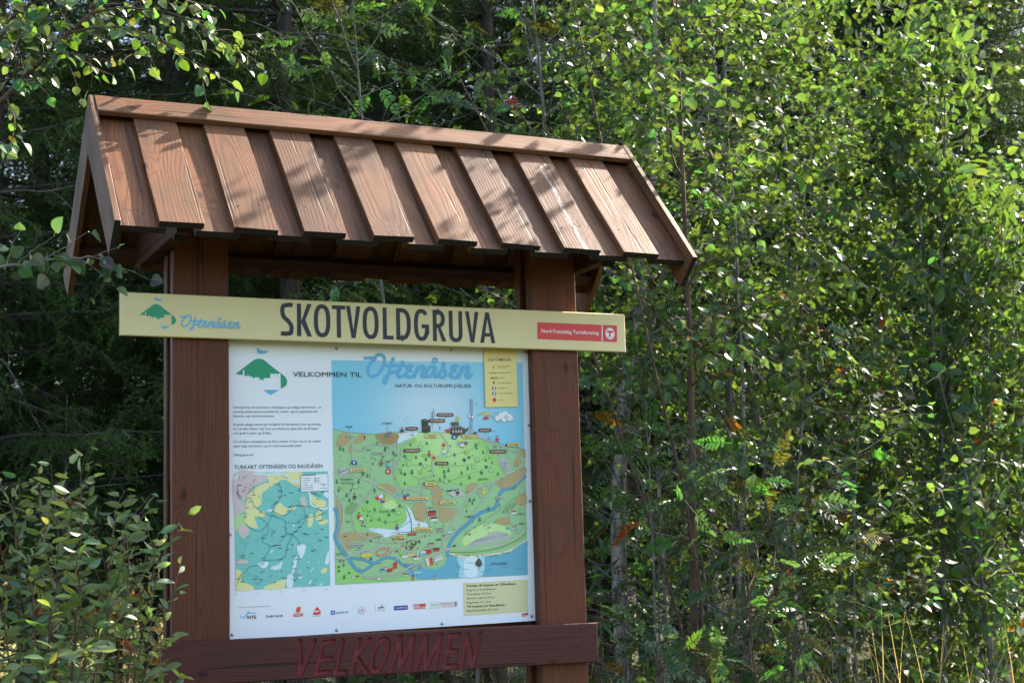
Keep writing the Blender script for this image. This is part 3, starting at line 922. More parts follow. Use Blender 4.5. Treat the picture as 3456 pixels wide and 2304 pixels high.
    A.stroke([(763, 175), (764, 210)], 4, DK, 9, 0); A.disc((860, 190), 6, ink(60, 120, 180), 9); A.stroke([(832, 180), (888, 178)], 3, DK, 9, 0); A.stroke([(832, 214), (890, 211)], 4, ink(110, 118, 134), 9, 0)
    for k, (u, v) in enumerate(((132, 1088), (323, 1080), (512, 1069), (698, 1058), (882, 1049))):
        A.stroke([(u, v - 40), (u, v - 22)], 2, ink(120, 128, 140), 2, 0); A.text('%d km' % k, (u - 12, v + 3), (u + 12, v + 2), 8, DK, 2)
    A.build('trail_map', map_panel)
trail_map()


def U6(u, v): return (u * 0.75, v * 0.75 - 1029.0)


def illustrated_map():
    A = Art(PAN_Y, Z8)
    r = random.Random(11)
    q = U6
    # sky with a pale glow above the hill, as printed
    TL, TR, BR, BL = np.array(q(60, 245)), np.array(q(2165, 272)), np.array((1668, 928)), np.array((78, 1010))
    n = 22; V = []; C = []
    lb, lw = np.array(ink(112, 184, 222)), np.array(ink(186, 208, 234))
    cx, cy = q(1150, 800)
    for j in range(n + 1):
        for i in range(n + 1):
            a, b = i / n, j / n * 0.42
            p = (TL * (1 - a) + TR * a) * (1 - b) + (BL * (1 - a) + BR * a) * b
            g = math.exp(-(((p[0] - cx) / 420) ** 2 + ((p[1] - cy) / 330) ** 2))
            V.append(A.m(p)); C.append(tuple(lb * (1 - g * .85) + lw * g * .85))
    F = [(j * (n + 1) + i, (j + 1) * (n + 1) + i, (j + 1) * (n + 1) + i + 1, j * (n + 1) + i + 1) for j in range(n) for i in range(n)]
    A.add(V, F, C, 0.5)
    G1, G2, G3, G4 = ink(138, 182, 142), ink(134, 190, 116), ink(170, 208, 150), ink(116, 154, 110)
    LINE = ink(70, 84, 78); ROAD = ink(176, 186, 184); FIELD = ink(160, 148, 114); WATER = ink(80, 146, 186); SEA = ink(92, 158, 192)
    BRN = ink(86, 38, 44); TAN = ink(216, 200, 138); SNOW = ink(188, 212, 236); ROCK = ink(160, 170, 176); TREE = ink(52, 112, 88)
    # land
    top = [q(78, 1005), q(160, 1022), q(250, 1040), q(420, 1052), q(560, 1058), q(700, 1045), q(850, 1035), q(960, 1045), q(1030, 1035), q(1250, 1040), q(1500, 1060), q(1700, 1100), q(1740, 1125), q(1880, 1150), q(1985, 1190), q(2080, 1210), q(2196, 1228)]
    A.poly(top + [(1668, 928), (78, 1010)], G1, 1.5)
    A.stroke(top, 2.6, LINE, 3, 2)
    # the big hill, paler towards its top
    hill = [q(950, 1090), q(1060, 1040), q(1240, 1035), q(1420, 1060), q(1640, 1090), q(1720, 1120), q(1790, 1210), q(1880, 1310), q(1930, 1420), q(2000, 1500), (1380, 150), (1230, 190), (1090, 180), (960, 185), (820, 160), (700, 200), (620, 200), (575, 130), (590, 50), (620, -40), q(860, 1180)]
    cen = np.array((980, -160.0)); hp = smooth_path(hill, 4, True)
    Vh = [A.m(cen)] + [A.m(p) for p in hp]; Ch = [tuple(np.array(G3) * 1.05)] + [G3 if p[1] < -190 else G2 for p in hp]
    m = len(hp)
    fan = []
    for i in range(m):
        a, b, c = Vh[0], Vh[1 + i], Vh[1 + (i + 1) % m]
        ar = (b[0] - a[0]) * (c[1] - a[1]) - (b[1] - a[1]) * (c[0] - a[0])
        fan.append((0, 1 + i, 1 + (i + 1) % m) if ar > 0 else (0, 1 + (i + 1) % m, 1 + i))
    A.add(Vh, fan, Ch, 2.2)
    # right-hand slope, small hill, lower left hill, eastern rock hill
    A.poly([(200, 420), (280, 360), (380, 300), (470, 330), (560, 300), (640, 350), (670, 420), (640, 500), (560, 540), (420, 545), (330, 540), (250, 560), (235, 500)], G2, 2.2, 3)
    A.poly([(470, 340), (540, 310), (600, 340), (560, 380), (490, 380)], G3, 2.6, 3)
    A.poly([(80, 835), (160, 845), (230, 900), (330, 945), (520, 955), (660, 940), (760, 965), (660, 968), (78, 1009)], G2, 2.2)
    A.poly([(1130, 640), (1200, 560), (1290, 510), (1380, 500), (1470, 525), (1530, 575), (1500, 620), (1350, 660), (1160, 690)], G3, 2.6, 3)
    A.poly([(1165, 690), (1210, 650), (1330, 600), (1400, 565), (1500, 585), (1520, 625), (1380, 660), (1240, 685)], ROCK, 3, 3)
    A.poly([(160, 370), (230, 330), (270, 350), (240, 410), (175, 435)], G4, 2.4, 3); A.poly([(1140, 590), (1280, 500), (1320, 490), (1290, 530), (1170, 600)], G4, 2.4, 3); A.poly([(1455, 410), (1500, 350), (1560, 330), (1570, 360), (1480, 425)], G4, 2.4, 3)
    # sea and rivers
    sea = [(1665, 640), (1600, 675), (1520, 735), (1450, 752), (1300, 768), (1180, 782), (1090, 778), (1025, 745), (1000, 790), (975, 850), (900, 880), (800, 868), (720, 890), (650, 915), (720, 945), (780, 966), (1668, 928)]
    A.poly(sea, SEA, 2.5)
    gl = [(1080, 790), (1160, 786), (1290, 772), (1310, 800), (1290, 940), (1100, 950), (1110, 860)]
    A.poly(gl, ink(150, 196, 220), 3, 2)
    A.poly([(1150, 800), (1260, 790), (1250, 930), (1150, 935)], ink(188, 214, 234), 3.4, 3)
    A.poly([(1010, 735), (1130, 770), (1300, 760), (1450, 740), (1560, 700), (1663, 625), (1665, 645), (1600, 680), (1520, 738), (1450, 756), (1300, 774), (1180, 788), (1090, 782), (1015, 752)], ink(196, 196, 180), 3.1)
    for p, w in (([(1650, 105), (1560, 195), (1460, 230), (1425, 300), (1395, 375), (1300, 405), (1230, 450), (1180, 500)], 34), ([(1180, 500), (1105, 565), (1040, 640), (1010, 710), (1000, 780)], 30), ([(70, 370), (100, 450), (95, 540), (76, 620), (125, 720), (185, 790), (240, 870), (300, 905)], 34), ([(190, 785), (300, 800), (400, 830), (480, 790), (560, 790), (630, 840), (700, 880)], 26), ([(290, 905), (350, 870), (400, 830)], 24), ([(640, 850), (720, 850), (790, 850)], 30)):
        A.stroke(p, w * .75 + 4, ink(40, 84, 116), 3.2, 5); A.stroke(p, w * .75, WATER, 3.5, 5)
    # ploughed fields
    fields = [[q(110, 1180), q(140, 1070), q(210, 1040), q(265, 1065), q(270, 1130), q(180, 1195)], [q(310, 1120), q(380, 1060), q(430, 1060), q(430, 1120), q(330, 1165)], [q(250, 1240), q(280, 1150), q(300, 1210), q(275, 1265)],
              [(430, 175), (520, 180), (580, 210), (570, 255), (510, 250), (430, 210)], [(805, 205), (880, 185), (945, 200), (960, 280), (950, 370), (1070, 390), (1040, 470), (950, 490), (930, 400), (880, 330), (880, 240)],
              [(725, 350), (770, 330), (825, 360), (825, 440), (800, 490), (740, 470), (718, 400)], [(80, 310), (110, 340), (135, 420), (130, 560), (120, 620), (85, 620), (105, 540), (110, 450)], [(150, 575), (300, 580), (420, 585), (440, 610), (330, 630), (200, 655), (230, 690), (170, 730), (140, 640)],
              [(1150, 230), (1180, 180), (1240, 170), (1230, 220), (1160, 260)], [(1400, 160), (1520, 100), (1640, 35), (1648, 95), (1550, 190), (1450, 212)], [(1550, 330), (1600, 270), (1652, 250), (1655, 350), (1600, 350)], [(1390, 490), (1440, 455), (1510, 460), (1530, 500), (1450, 515)],
              [q(2060, 1390), q(2100, 1310), q(2130, 1330), q(2110, 1410)], [q(2090, 1240), q(2190, 1230), q(2195, 1330), q(2140, 1270)], [(1570, 0), (1600, -35), (1620, -10), (1590, 30)]]
    for f in fields:
        A.poly(f, FIELD, 4, 3)
        us = [p[0] for p in f]; vs = [p[1] for p in f]; w_, h_ = max(us) - min(us), max(vs) - min(vs)
        c0 = (sum(us) / len(us), sum(vs) / len(vs))
        for i in range(6):
            v = c0[1] + (i - 2.5) * h_ * .11
            A.stroke([(c0[0] - w_ * .26, v + 6), (c0[0] + w_ * .26, v - 6)], 1.8, ink(176, 152, 108), 4.4, 0)
    A.poly([q(545, 1070), q(620, 1045), q(800, 1060), q(760, 1160), q(620, 1170), q(560, 1110)], ink(150, 134, 96), 4, 3)
    for i in range(5): A.stroke([q(590 + i * 10, 1085 + i * 18), q(700, 1095 + i * 15), q(770 - i * 8, 1080 + i * 18)], 2, ink(96, 84, 66), 4.5, 3)
    # snow slopes
    A.poly([q(800, 1050), q(950, 1035), q(1030, 1040), q(960, 1090), q(790, 1165), q(740, 1165)], SNOW, 3.2)
    A.poly([(655, 360), (690, 380), (720, 430), (740, 480), (830, 500), (840, 540), (760, 560), (700, 575), (560, 605), (470, 620), (470, 595), (400, 575), (345, 545), (450, 545), (560, 555), (620, 520), (670, 460)], SNOW, 3.2, 2)
    A.stroke([(660, 365), (700, 470), (705, 575)], 7, ink(74, 84, 92), 4.6, 3); A.stroke([(700, 480), (600, 545)], 4, ink(74, 84, 92), 4.6, 0); A.stroke([(540, 580), (705, 572), (770, 565)], 4, ink(74, 84, 92), 4.6, 2)
    # roads: outline then fill
    roads = [([(65, 130), (130, 125), (190, 90), (150, 50), (90, 60), (65, 100)], 9), ([(200, 80), (260, 120), (400, 175), (510, 240), (600, 290), (680, 330), (790, 320), (830, 350), (840, 440), (860, 530)], 12), ([(235, -5), (230, 60)], 9), ([q(290, 1180), q(285, 1290), q(300, 1370)], 10), ([q(300, 1235), q(390, 1240), q(460, 1190), q(520, 1160), q(600, 1185), q(700, 1180), q(780, 1175)], 7), ([q(780, 1175), q(640, 1310), q(650, 1370), q(740, 1430)], 9), ([q(780, 1180), q(790, 1260), q(750, 1330), q(745, 1500)], 9), ([q(960, 1125), q(860, 1190), q(830, 1250), q(820, 1330), q(760, 1490)], 12),
             ([(560, 110), (590, 180), (630, 215), (700, 210), (790, 185)], 9), ([(640, 220), (720, 235), (790, 250)], 8), ([(800, 175), (795, 250), (790, 320)], 9), ([q(1250, 1040), q(1300, 1110), q(1350, 1190), q(1330, 1280), q(1230, 1310), q(1170, 1370), q(1175, 1450), q(1180, 1500)], 12), ([(885, 90), (860, 115), (770, 130), (770, 165), (800, 175)], 8), ([(410, 120), (400, 180), (370, 240), (300, 320), (230, 400), (220, 470), (240, 560), (340, 620), (430, 600), (470, 600)], 9),
             ([(65, 240), (110, 300), (140, 380), (140, 480), (120, 580), (140, 680), (200, 775)], 12), ([(75, 792), (160, 785), (300, 730), (400, 700), (520, 695), (620, 710), (700, 745)], 12), ([(140, 655), (260, 660), (330, 640), (390, 650), (480, 660)], 8), ([(470, 600), (440, 640), (500, 660), (650, 655), (820, 600)], 8), ([(960, 700), (985, 620), (1050, 500), (1120, 400), (1180, 280), (1260, 200), (1370, 165), (1500, 90), (1640, 20)], 13), ([(1370, 165), (1360, 230), (1290, 320), (1180, 460), (1100, 540), (1000, 640)], 9), ([(1100, 380), (1030, 370), (960, 365)], 7), ([(1290, 190), (1260, 230), (1280, 290), (1340, 270), (1350, 220), (1320, 190)], 7), ([(960, 710), (1080, 715), (1300, 705), (1480, 670), (1590, 600), (1660, 540)], 14), ([(1520, 370), (1510, 460), (1560, 540), (1590, 590)], 9), ([(300, 945), (420, 945), (560, 925), (700, 860), (800, 810), (940, 740), (1010, 725)], 12), ([(330, 955), (520, 965), (660, 910), (780, 840)], 9), ([q(1720, 1110), q(1850, 1160), q(2000, 1220), q(2120, 1280), q(2130, 1390), q(2070, 1470), q(1980, 1495)], 9)]
    for p, w in roads:
        A.stroke(p, w * .72 + 3.4, ink(96, 106, 104), 5, 4); A.stroke(p, w * .72, ROAD, 5.6, 4)
    A.stroke([(1020, 735), (1200, 735), (1400, 705), (1560, 640), (1655, 570)], 26, G2, 4.6, 4)
    A.stroke([(1020, 740), (1200, 740), (1400, 712), (1560, 650), (1658, 580)], 5, ink(70, 74, 78), 5.0, 4)
    for i in range(30):
        t = i / 29; u = 300 + 560 * t; v = 948 - 110 * t * t
        A.stroke([(u, v - 7), (u + 3, v + 7)], 2, ink(80, 84, 86), 6.2, 0)
    for p in ([q(1200, 1360), q(1400, 1290), q(1600, 1230), q(1700, 1150)], [q(870, 1310), q(900, 1390), q(1060, 1400), q(1140, 1410)], [q(1240, 1425), q(1460, 1410), q(1640, 1380), q(1760, 1300), q(1770, 1180)], [(700, 110), (850, 150), (1000, 155), (1200, 90), (1300, 60)], [(340, 420), (440, 480), (560, 490), (640, 460)], [(1300, 480), (1420, 400), (1560, 290), (1655, 240)]):
        A.stroke(p, 2.2, ink(78, 110, 78), 4.8, 4)

    def house(u, v, w, h, c, rc, dl=0.0):
        A.poly([(u - w, v), (u + w, v - h * .25), (u + w, v - h), (u - w, v - h * .8)], c, 8 + dl); A.poly([(u - w * 1.1, v - h * .8), (u + w * 1.1, v - h * 1.0), (u + w * .8, v - h * 1.55), (u - w * .8, v - h * 1.35)], rc, 8.5 + dl)

    def fir(u, v, h=26, c=TREE):
        for k in range(3):
            b = v - h * (.15 + k * .25); w = h * (.36 - k * .08)
            A.poly([(u - w, b), (u + w, b), (u, b - h * .42)], c, 6.6 + k * .3)
        A.stroke([(u, v), (u, v - h * .2)], 3, DK, 6.4, 0)

    def bush(u, v, s=12, c=None, ol=True):
        c = c or ink(150, 190, 70)
        if ol: A.disc((u, v), s * 1.12, ink(70, 110, 80), 6.4, 12, 1.05)
        A.disc((u, v), s, c, 6.8, 12, 1.05); A.stroke([(u, v + s), (u, v + s * 1.7)], 2.5, DK, 6.3, 0)
    for p in (q(1110, 1180), q(990, 1335), q(1650, 1205), q(1730, 1280), q(1760, 1365), q(1415, 1310), q(1425, 1400), q(1350, 1475), q(1560, 1455), q(1100, 1360), q(850, 1415), q(930, 1190), q(515, 1400), q(740, 1290), q(650, 1240), q(1830, 1390), q(945, 1500), q(1300, 1500), q(155, 1240), q(190, 1250), (710, 100), (890, 120), (940, 155), (1020, 165), (1115, 190), (1010, 80), (1170, 50), (620, 100), (650, 185), (1185, 140), (1420, 110), (980, 130), (1120, 100), (340, 125), (105, 245), (205, 240), (268, 178), (170, 290), (192, 330), (400, 245), (440, 480), (490, 510), (375, 490), (340, 450), (610, 375), (400, 400), (1188, 330), (1210, 350), (1270, 490), (1340, 400), (1435, 365), (1160, 415), (305, 110), (145, 860), (150, 965), (370, 660), (820, 615), (88, 175)):
        fir(*p, r.uniform(22, 40))
    for p, s in ((q(1520, 1340), 13), (q(1575, 1315), 12), (q(865, 1300), 10), (q(1040, 1385), 12), (q(1765, 1420), 13), (q(1710, 1480), 11), (q(1525, 1345), 13), (q(420, 1475), 5), (q(1660, 1215), 8), (q(650, 1245), 7), (652, 2, 0)[:0] or ((650, 95), 12), ((1285, 85), 12), ((558, 395), 14), ((520, 430), 11), ((340, 325), 13), ((190, 910), 9), ((105, 860), 10), ((105, 895), 10), ((630, 760), 9), ((1220, 310), 9)):
        bush(p[0], p[1], s, ink(44, 104, 100), False)
    for p, s in ((q(965, 1120), 13), (q(1075, 1295), 11), (q(1545, 1260), 16), (q(1808, 1315), 12), (q(1040, 1480), 13), ((780, 80), 14), ((135, 210), 12), ((290, 270), 10), ((318, 378), 17), ((590, 325), 12), ((1165, 355), 11), ((1600, 380), 9), ((620, 755), 12), ((440, 210), 8)):
        bush(p[0], p[1], s)
    for p in (q(1040, 1200), q(915, 1320), q(915, 1390), q(1090, 1415), q(1665, 1340), q(1630, 1420), q(1820, 1455), (1225, 40), (1365, 65), (990, 155), (595, 415), (240, 200)):
        A.disc(p, 18, ink(80, 140, 100), 6.4, 12, 1.3); A.disc(p, 15, ink(146, 196, 140), 6.8, 12, 1.35)
    for i in range(16): bush(650 + r.uniform(0, 160), 640 + r.uniform(0, 70), r.uniform(7, 11), ink(84, 84, 52), False)
    for i in range(90):
        u, v = r.uniform(90, 1640), r.uniform(-150, 620)
        if v > -210 + abs(u - 950) * .1: fir(u, v, r.uniform(10, 18), ink(70, 124, 100))
    for i in range(70):
        u, v = r.uniform(90, 1600), r.uniform(-180, 700); w_ = r.uniform(8, 20)
        A.stroke([(u - w_, v), (u - w_ * .4, v - w_ * .5), (u + w_ * .3, v - w_ * .45), (u + w_, v + 2)], 1.7, ink(98, 136, 100), 4.9, 3)
    for i in range(60):
        u, v = r.uniform(420, 960), r.uniform(600, 880); w_ = r.uniform(5, 10)
        house(u, v, w_, w_, r.choice((ink(200, 200, 206), ink(176, 84, 82), ink(196, 186, 150), ink(150, 154, 160))), r.choice((ink(110, 90, 88), ink(150, 80, 78), ink(150, 154, 160))), -1.2)
    # rocks
    A.poly([(100, 80), (130, 45), (180, 35), (200, 65), (170, 90), (120, 105)], ROCK, 6, 2); A.poly([q(1890, 1350), q(1950, 1320), q(2000, 1350), q(2030, 1420), q(2000, 1500), q(1930, 1440)], ROCK, 6, 2)
    for k in range(6): A.stroke([(105 + k * 14, 92 - k * 6), (130 + k * 11, 72 - k * 5)], 3, DK, 6.6, 0); A.stroke([q(1905 + k * 8, 1370 + k * 18), q(1950 + k * 6, 1365 + k * 20), q(1985 + k * 4, 1380 + k * 18)], 2.4, DK, 6.6, 2)
    for k in range(9): A.stroke([(1200 + k * 32, 680 - k * 9), (1235 + k * 28, 640 - k * 6), (1260 + k * 24, 650 - k * 8)], 2.4, ink(96, 106, 112), 6, 2)
    # buildings on the top: tower, masts, cabin
    A.poly([q(1050, 900), q(1125, 905), q(1125, 960), q(1150, 970), q(1148, 1035), q(1100, 1050), q(1055, 1040)], ink(50, 58, 50), 7); A.poly([q(1050, 900), q(1090, 888), q(1128, 905), q(1090, 915)], ink(104, 106, 100), 7.5); A.stroke([q(1060, 985), q(1148, 985)], 3, ink(120, 124, 120), 7.6, 0)
    A.stroke([q(1168, 1000), q(1172, 860), q(1184, 775)], 3.4, DK, 7, 0)
    for v in (850, 865, 830, 815): A.stroke([q(1150, v + 12), q(1200, v)], 2, DK, 7.4, 0)
    A.poly([q(1365, 1060), q(1375, 985), q(1530, 1000), q(1532, 1060), q(1450, 1085)], ink(70, 62, 62), 7); A.poly([q(1360, 990), q(1440, 955), q(1545, 1000), q(1535, 1015), q(1470, 990), q(1380, 1000)], ink(108, 110, 116), 7.6); A.poly([q(1372, 930), q(1450, 925), q(1470, 955), q(1380, 970)], ink(84, 78, 76), 7.4)
    for k in range(4): A.rect(q(1392 + k * 30, 1015), q(1408 + k * 30, 1045), ink(170, 178, 190), 8)
    A.poly([q(1440, 1080), q(1530, 1055), q(1560, 1060), q(1500, 1085)], ink(150, 150, 150), 7.1)
    A.poly([q(1310, 1010), q(1365, 1000), q(1365, 1040), q(1320, 1045)], ink(180, 70, 70), 6.9); A.poly([q(1525, 1030), q(1560, 985), q(1572, 995), q(1545, 1040)], ink(96, 60, 62), 7.2)
    A.stroke([q(1588, 670), q(1585, 1050)], 3, DK, 7, 0); A.stroke([q(1610, 670), q(1608, 1050)], 3, DK, 7, 0)
    for k in range(18): A.stroke([q(1586, 680 + k * 20), q(1610, 690 + k * 20)], 2, DK, 7.2, 0)
    for p in (q(1578, 862), q(1614, 873)): A.disc(p, 14, DK, 7.5, 14); A.disc(p, 12, WHT, 7.8, 14)
    A.rect(q(1575, 1010), q(1620, 1055), ink(150, 160, 165), 7.6); A.rect(q(1620, 1035), q(1662, 1062), ink(86, 92, 98), 7.6)
    A.stroke([q(1640, 715), q(1665, 760)], 1.6, DK, 7, 0); A.stroke([q(1655, 725), q(1668, 745)], 1.6, DK, 7, 0)
    # hang glider and cloud
    A.poly([q(1668, 848), q(1782, 808), q(1840, 885), q(1775, 840)], ink(206, 190, 96), 7); A.poly([q(1725, 900), q(1760, 855), q(1800, 890), q(1770, 900)], ink(170, 64, 74), 7.4); A.stroke([q(1668, 848), q(1782, 808), q(1840, 885)], 2, DK, 7.6, 0)
    for p, s in ((q(1885, 885), 22), (q(1930, 860), 28), (q(1970, 850), 34), (q(2015, 875), 30), (q(1960, 890), 26), (q(2040, 885), 18)): A.disc(p, s + 2.5, ink(120, 130, 150), 6.6, 16); A.disc(p, s, WHT, 7, 16)
    A.disc(q(1985, 875), 22, ink(178, 184, 196), 7.5, 14)
    for p in (q(1862, 828), q(1885, 932), q(1835, 1032)): A.stroke([(p[0], p[1]), (p[0] + 10, p[1] - 4), (p[0] + 22, p[1] + 1)], 2, DK, 7, 0)
    for p in (q(850, 845), q(812, 880), q(858, 900), q(892, 876), q(930, 898), q(900, 930)): A.disc(p, 6.5, ink(90, 110, 130), 3, 10); A.disc(p, 5, ink(176, 204, 232), 3.4, 10)

    def figure(p, c1, c2, s=1.0):
        u, v = p
        A.disc((u, v - 26 * s), 8.5 * s, ink(206, 160, 130), 9.4, 10); A.disc((u, v - 32 * s), 7.5 * s, c2, 9.7, 8)
        A.poly([(u - 9 * s, v - 18 * s), (u + 9 * s, v - 18 * s), (u + 12 * s, v + 4 * s), (u - 11 * s, v + 4 * s)], c1, 9.1)
        A.stroke([(u - 6 * s, v + 4 * s), (u - 9 * s, v + 20 * s)], 6 * s, c2, 8.9, 0); A.stroke([(u + 6 * s, v + 4 * s), (u + 9 * s, v + 19 * s)], 6 * s, c2, 8.9, 0)
        A.stroke([(u + 8 * s, v - 14 * s), (u + 19 * s, v - 2 * s)], 4 * s, c1, 9.2, 0); A.stroke([(u - 8 * s, v - 14 * s), (u - 18 * s, v)], 4 * s, c1, 9.2, 0)
    RD, PU, YE, CY = ink(180, 66, 62), ink(92, 74, 156), ink(204, 186, 84), ink(96, 168, 206)
    for p, a, b in ((q(835, 1030), DK, RD), (q(1135, 1290), RD, DK), (q(1185, 1330), RD, YE), (q(1295, 1260), WHT, CY), (q(1295, 1190), RD, YE), (q(1465, 1175), CY, YE), (q(1540, 1170), PU, YE), (q(1500, 1190), WHT, RD), (q(1450, 905), ink(150, 190, 90), YE), (q(1885, 1125), RD, PU), (q(1800, 1120), CY, YE), (q(680, 1410), CY, DK), (q(605, 1390), ink(110, 90, 60), DK), ((270, 450), RD, DK), ((290, 470), WHT, RD), ((465, 330), PU, YE), ((500, 310), YE, YE), ((585, 545), PU, DK), ((765, 540), YE, ink(70, 110, 80)), ((1085, 255), DK, DK), ((1300, 250), YE, YE), ((235, 290), ink(86, 64, 50), DK)):
        figure(p, a, b, 1.0)
    A.disc(q(685, 1470), 24, RD, 8, 14); A.disc(q(680, 1470), 9, WHT, 8.4, 10)
    A.poly([(405, 285), (450, 265), (460, 300), (415, 310)], RD, 8.4); A.poly([(430, 275), (470, 262), (475, 285), (440, 298)], WHT, 8.6)
    A.poly([(635, 275), (655, 262), (665, 285), (640, 292)], PU, 8.4); A.disc((652, 302), 14, RD, 8.6, 12); A.disc((605, 265), 14, CY, 8.4, 10); A.disc((678, 265), 12, ink(60, 110, 180), 8.4, 10); A.disc((875, 257), 11, CY, 8.4, 10)
    A.poly([(1000, 250), (1070, 215), (1160, 270), (1060, 290)], ink(176, 176, 180), 7.5, 0); A.poly([q(640, 1080), q(665, 1040), q(710, 1030), q(720, 1060), q(680, 1095)], ink(112, 112, 116), 8, 2)
    for p in (q(1045, 1, ) if False else (1010, 235), (1035, 232), (1062, 230)): A.rect((p[0] - 9, p[1] - 7), (p[0] + 9, p[1] + 7), DK, 8)
    # houses
    W_, R_, GRY, DR = ink(200, 200, 206), ink(170, 60, 62), ink(150, 154, 160), ink(84, 62, 64)
    for a in ((330, 785, 40, 38, ink(196, 184, 90), GRY), (875, 445, 34, 34, R_, DR), (890, 490, 28, 28, W_, DR), (840, 760, 30, 30, R_, R_), (910, 735, 26, 22, R_, DR), (800, 770, 24, 26, CY, W_), (865, 690, 26, 18, GRY, DR), (650, 790, 26, 24, W_, GRY), (700, 775, 30, 26, ink(200, 176, 110), GRY), (745, 805, 26, 24, W_, DR), (525, 905, 24, 22, R_, R_), (465, 905, 20, 18, CY, DR), (490, 885, 16, 14, W_, R_), (570, 880, 16, 40, R_, R_), (620, 640, 22, 18, R_, DR), (710, 605, 36, 16, R_, R_), (1550, 430, 22, 22, W_, R_), (1310, 535, 12, 12, W_, DR), (1340, 520, 12, 12, W_, DR), (1342, 553, 12, 12, W_, DR), (1500, 555, 12, 12, CY, DR), (1545, 548, 10, 10, W_, R_), (1575, 530, 10, 10, W_, DR), (1185, 600, 12, 12, R_, GRY), (875, 600, 14, 10, W_, DR), (930, 645, 20, 10, ink(90, 76, 66), DK), (970, 615, 14, 12, GRY, DR), (1020, 590, 22, 12, CY, WHT), (550, 742, 12, 10, W_, DR), (585, 740, 12, 10, R_, DR), (245, 735, 12, 10, W_, DR), (275, 720, 12, 10, CY, DR), (650, 940, 18, 16, ink(200, 184, 120), DR), (435, 970, 14, 18, W_, GRY), (260, 948, 10, 12, R_, R_), (225, 955, 10, 12, W_, GRY), (600, 600, 12, 10, W_, DR), (1060, 695, 14, 10, DK, DR), (430, 850, 10, 10, W_, DR), (455, 845, 10, 10, ink(200, 190, 150), DR), (160, 615, 12, 14, R_, GRY)):
        house(*a)
    A.poly([(820, 800), (870, 780), (885, 840), (835, 860)], W_, 9); A.poly([(842, 793), (856, 787), (868, 848), (854, 853)], ink(200, 120, 60), 9.3); A.poly([(856, 787), (870, 780), (885, 840), (868, 848)], R_, 9.3)
    A.poly([(885, 790), (950, 765), (965, 795), (900, 820)], W_, 9); A.stroke([(890, 800), (955, 778)], 4, DK, 9.3, 0)
    A.stroke([(755, 780), (757, 700)], 9, W_, 9, 0); A.stroke([(757, 720), (757, 706)], 10, R_, 9.3, 0)
    A.stroke([(430, 770), (415, 740), (450, 715), (500, 705), (515, 725), (480, 755), (430, 770)], 10, ink(200, 110, 116), 8, 4)
    A.poly([(355, 805), (372, 775), (385, 805)], PU, 9); A.stroke([(718, 975), (716, 925)], 12, R_, 9, 0)
    for k in range(4): A.disc((735 + k * 14, 912 - (k % 2) * 5), 12, ink(130, 186, 214), 8, 10)
    A.poly([(1230, 840), (1250, 800), (1265, 790), (1290, 835), (1265, 865)], ink(80, 72, 74), 8, 2); A.disc((1260, 880), 6, DK, 8, 8); A.disc((1245, 830), 5, DK, 8.4, 8)
    A.poly([(880, 955), (915, 955), (905, 968), (890, 968)], ink(190, 160, 80), 8); A.stroke([(898, 955), (898, 920)], 2.5, DK, 8, 0)
    for k in range(14):
        u, v = r.uniform(1050, 1620), r.uniform(810, 925); A.stroke([(u, v), (u + 20, v - 5), (u + 42, v), (u + 60, v - 4)], 1.8, ink(50, 90, 120), 4.2, 3)
    for k in range(22):
        u = r.uniform(1070, 1620); A.disc((u, 775 - 60 * max(0, (u - 1400) / 220) - r.uniform(0, 14)), r.uniform(3, 7), ink(110, 110, 104), 6, 7)
    for p in ((296, 518), (305, 495), (320, 525)): A.disc(p, 9, PU, 8, 6)

    # place labels
    def sign(s, p, w, h, c, tc, bold=0.0):
        u, v = p
        A.stroke([(u - w, v), (u + w, v - w * .015)], h * 2 + 5, DK, 10, 0, True); A.stroke([(u - w, v), (u + w, v - w * .015)], h * 2, c, 10.8, 0, True)
        A.text(s, (u - w * .98, v + h * .62), (u + w * .98, v + h * .60), h * 1.25, tc, 12.5, 0.012)
    DT = ink(86, 74, 52)
    for s, p, w in (('SAGKORSEN', q(352, 1457), 56), ('TÅRNET', q(1160, 1083), 38), ('PEILEHYTTA', q(1592, 1087), 55), ('RANNEM', q(2065, 1175), 40), ('TRANA', (862, 176), 34), ('SKOTVOLDGRUVA', (755, 295), 78), ('LILLETRANA', (1003, 332), 54), ('TRANABAKKAN', (798, 554), 66), ('SKJEFTE', (602, 612), 42)):
        sign(s, p, w, 14.5, TAN, DT)
    for s, p, w in (('SOGNLEIA', q(942, 1000), 40), ('AINNERVEIN', q(1218, 913), 56), ('RANNEMSVEIN', q(1310, 848), 56), ('SOGNLEIA', q(1750, 1017), 40), ('AINNERVEIN', q(942, 1242), 56), ('TRANALEIA', q(1272, 1383), 44), ('RANNEMSVEIN', q(1890, 1252), 54)):
        sign(s, p, w, 12, BRN, ink(216, 190, 180)); A.stroke([(p[0] + 2, p[1] + 14), (p[0] + 8, p[1] + 34)], 3, BRN, 9.9, 0)
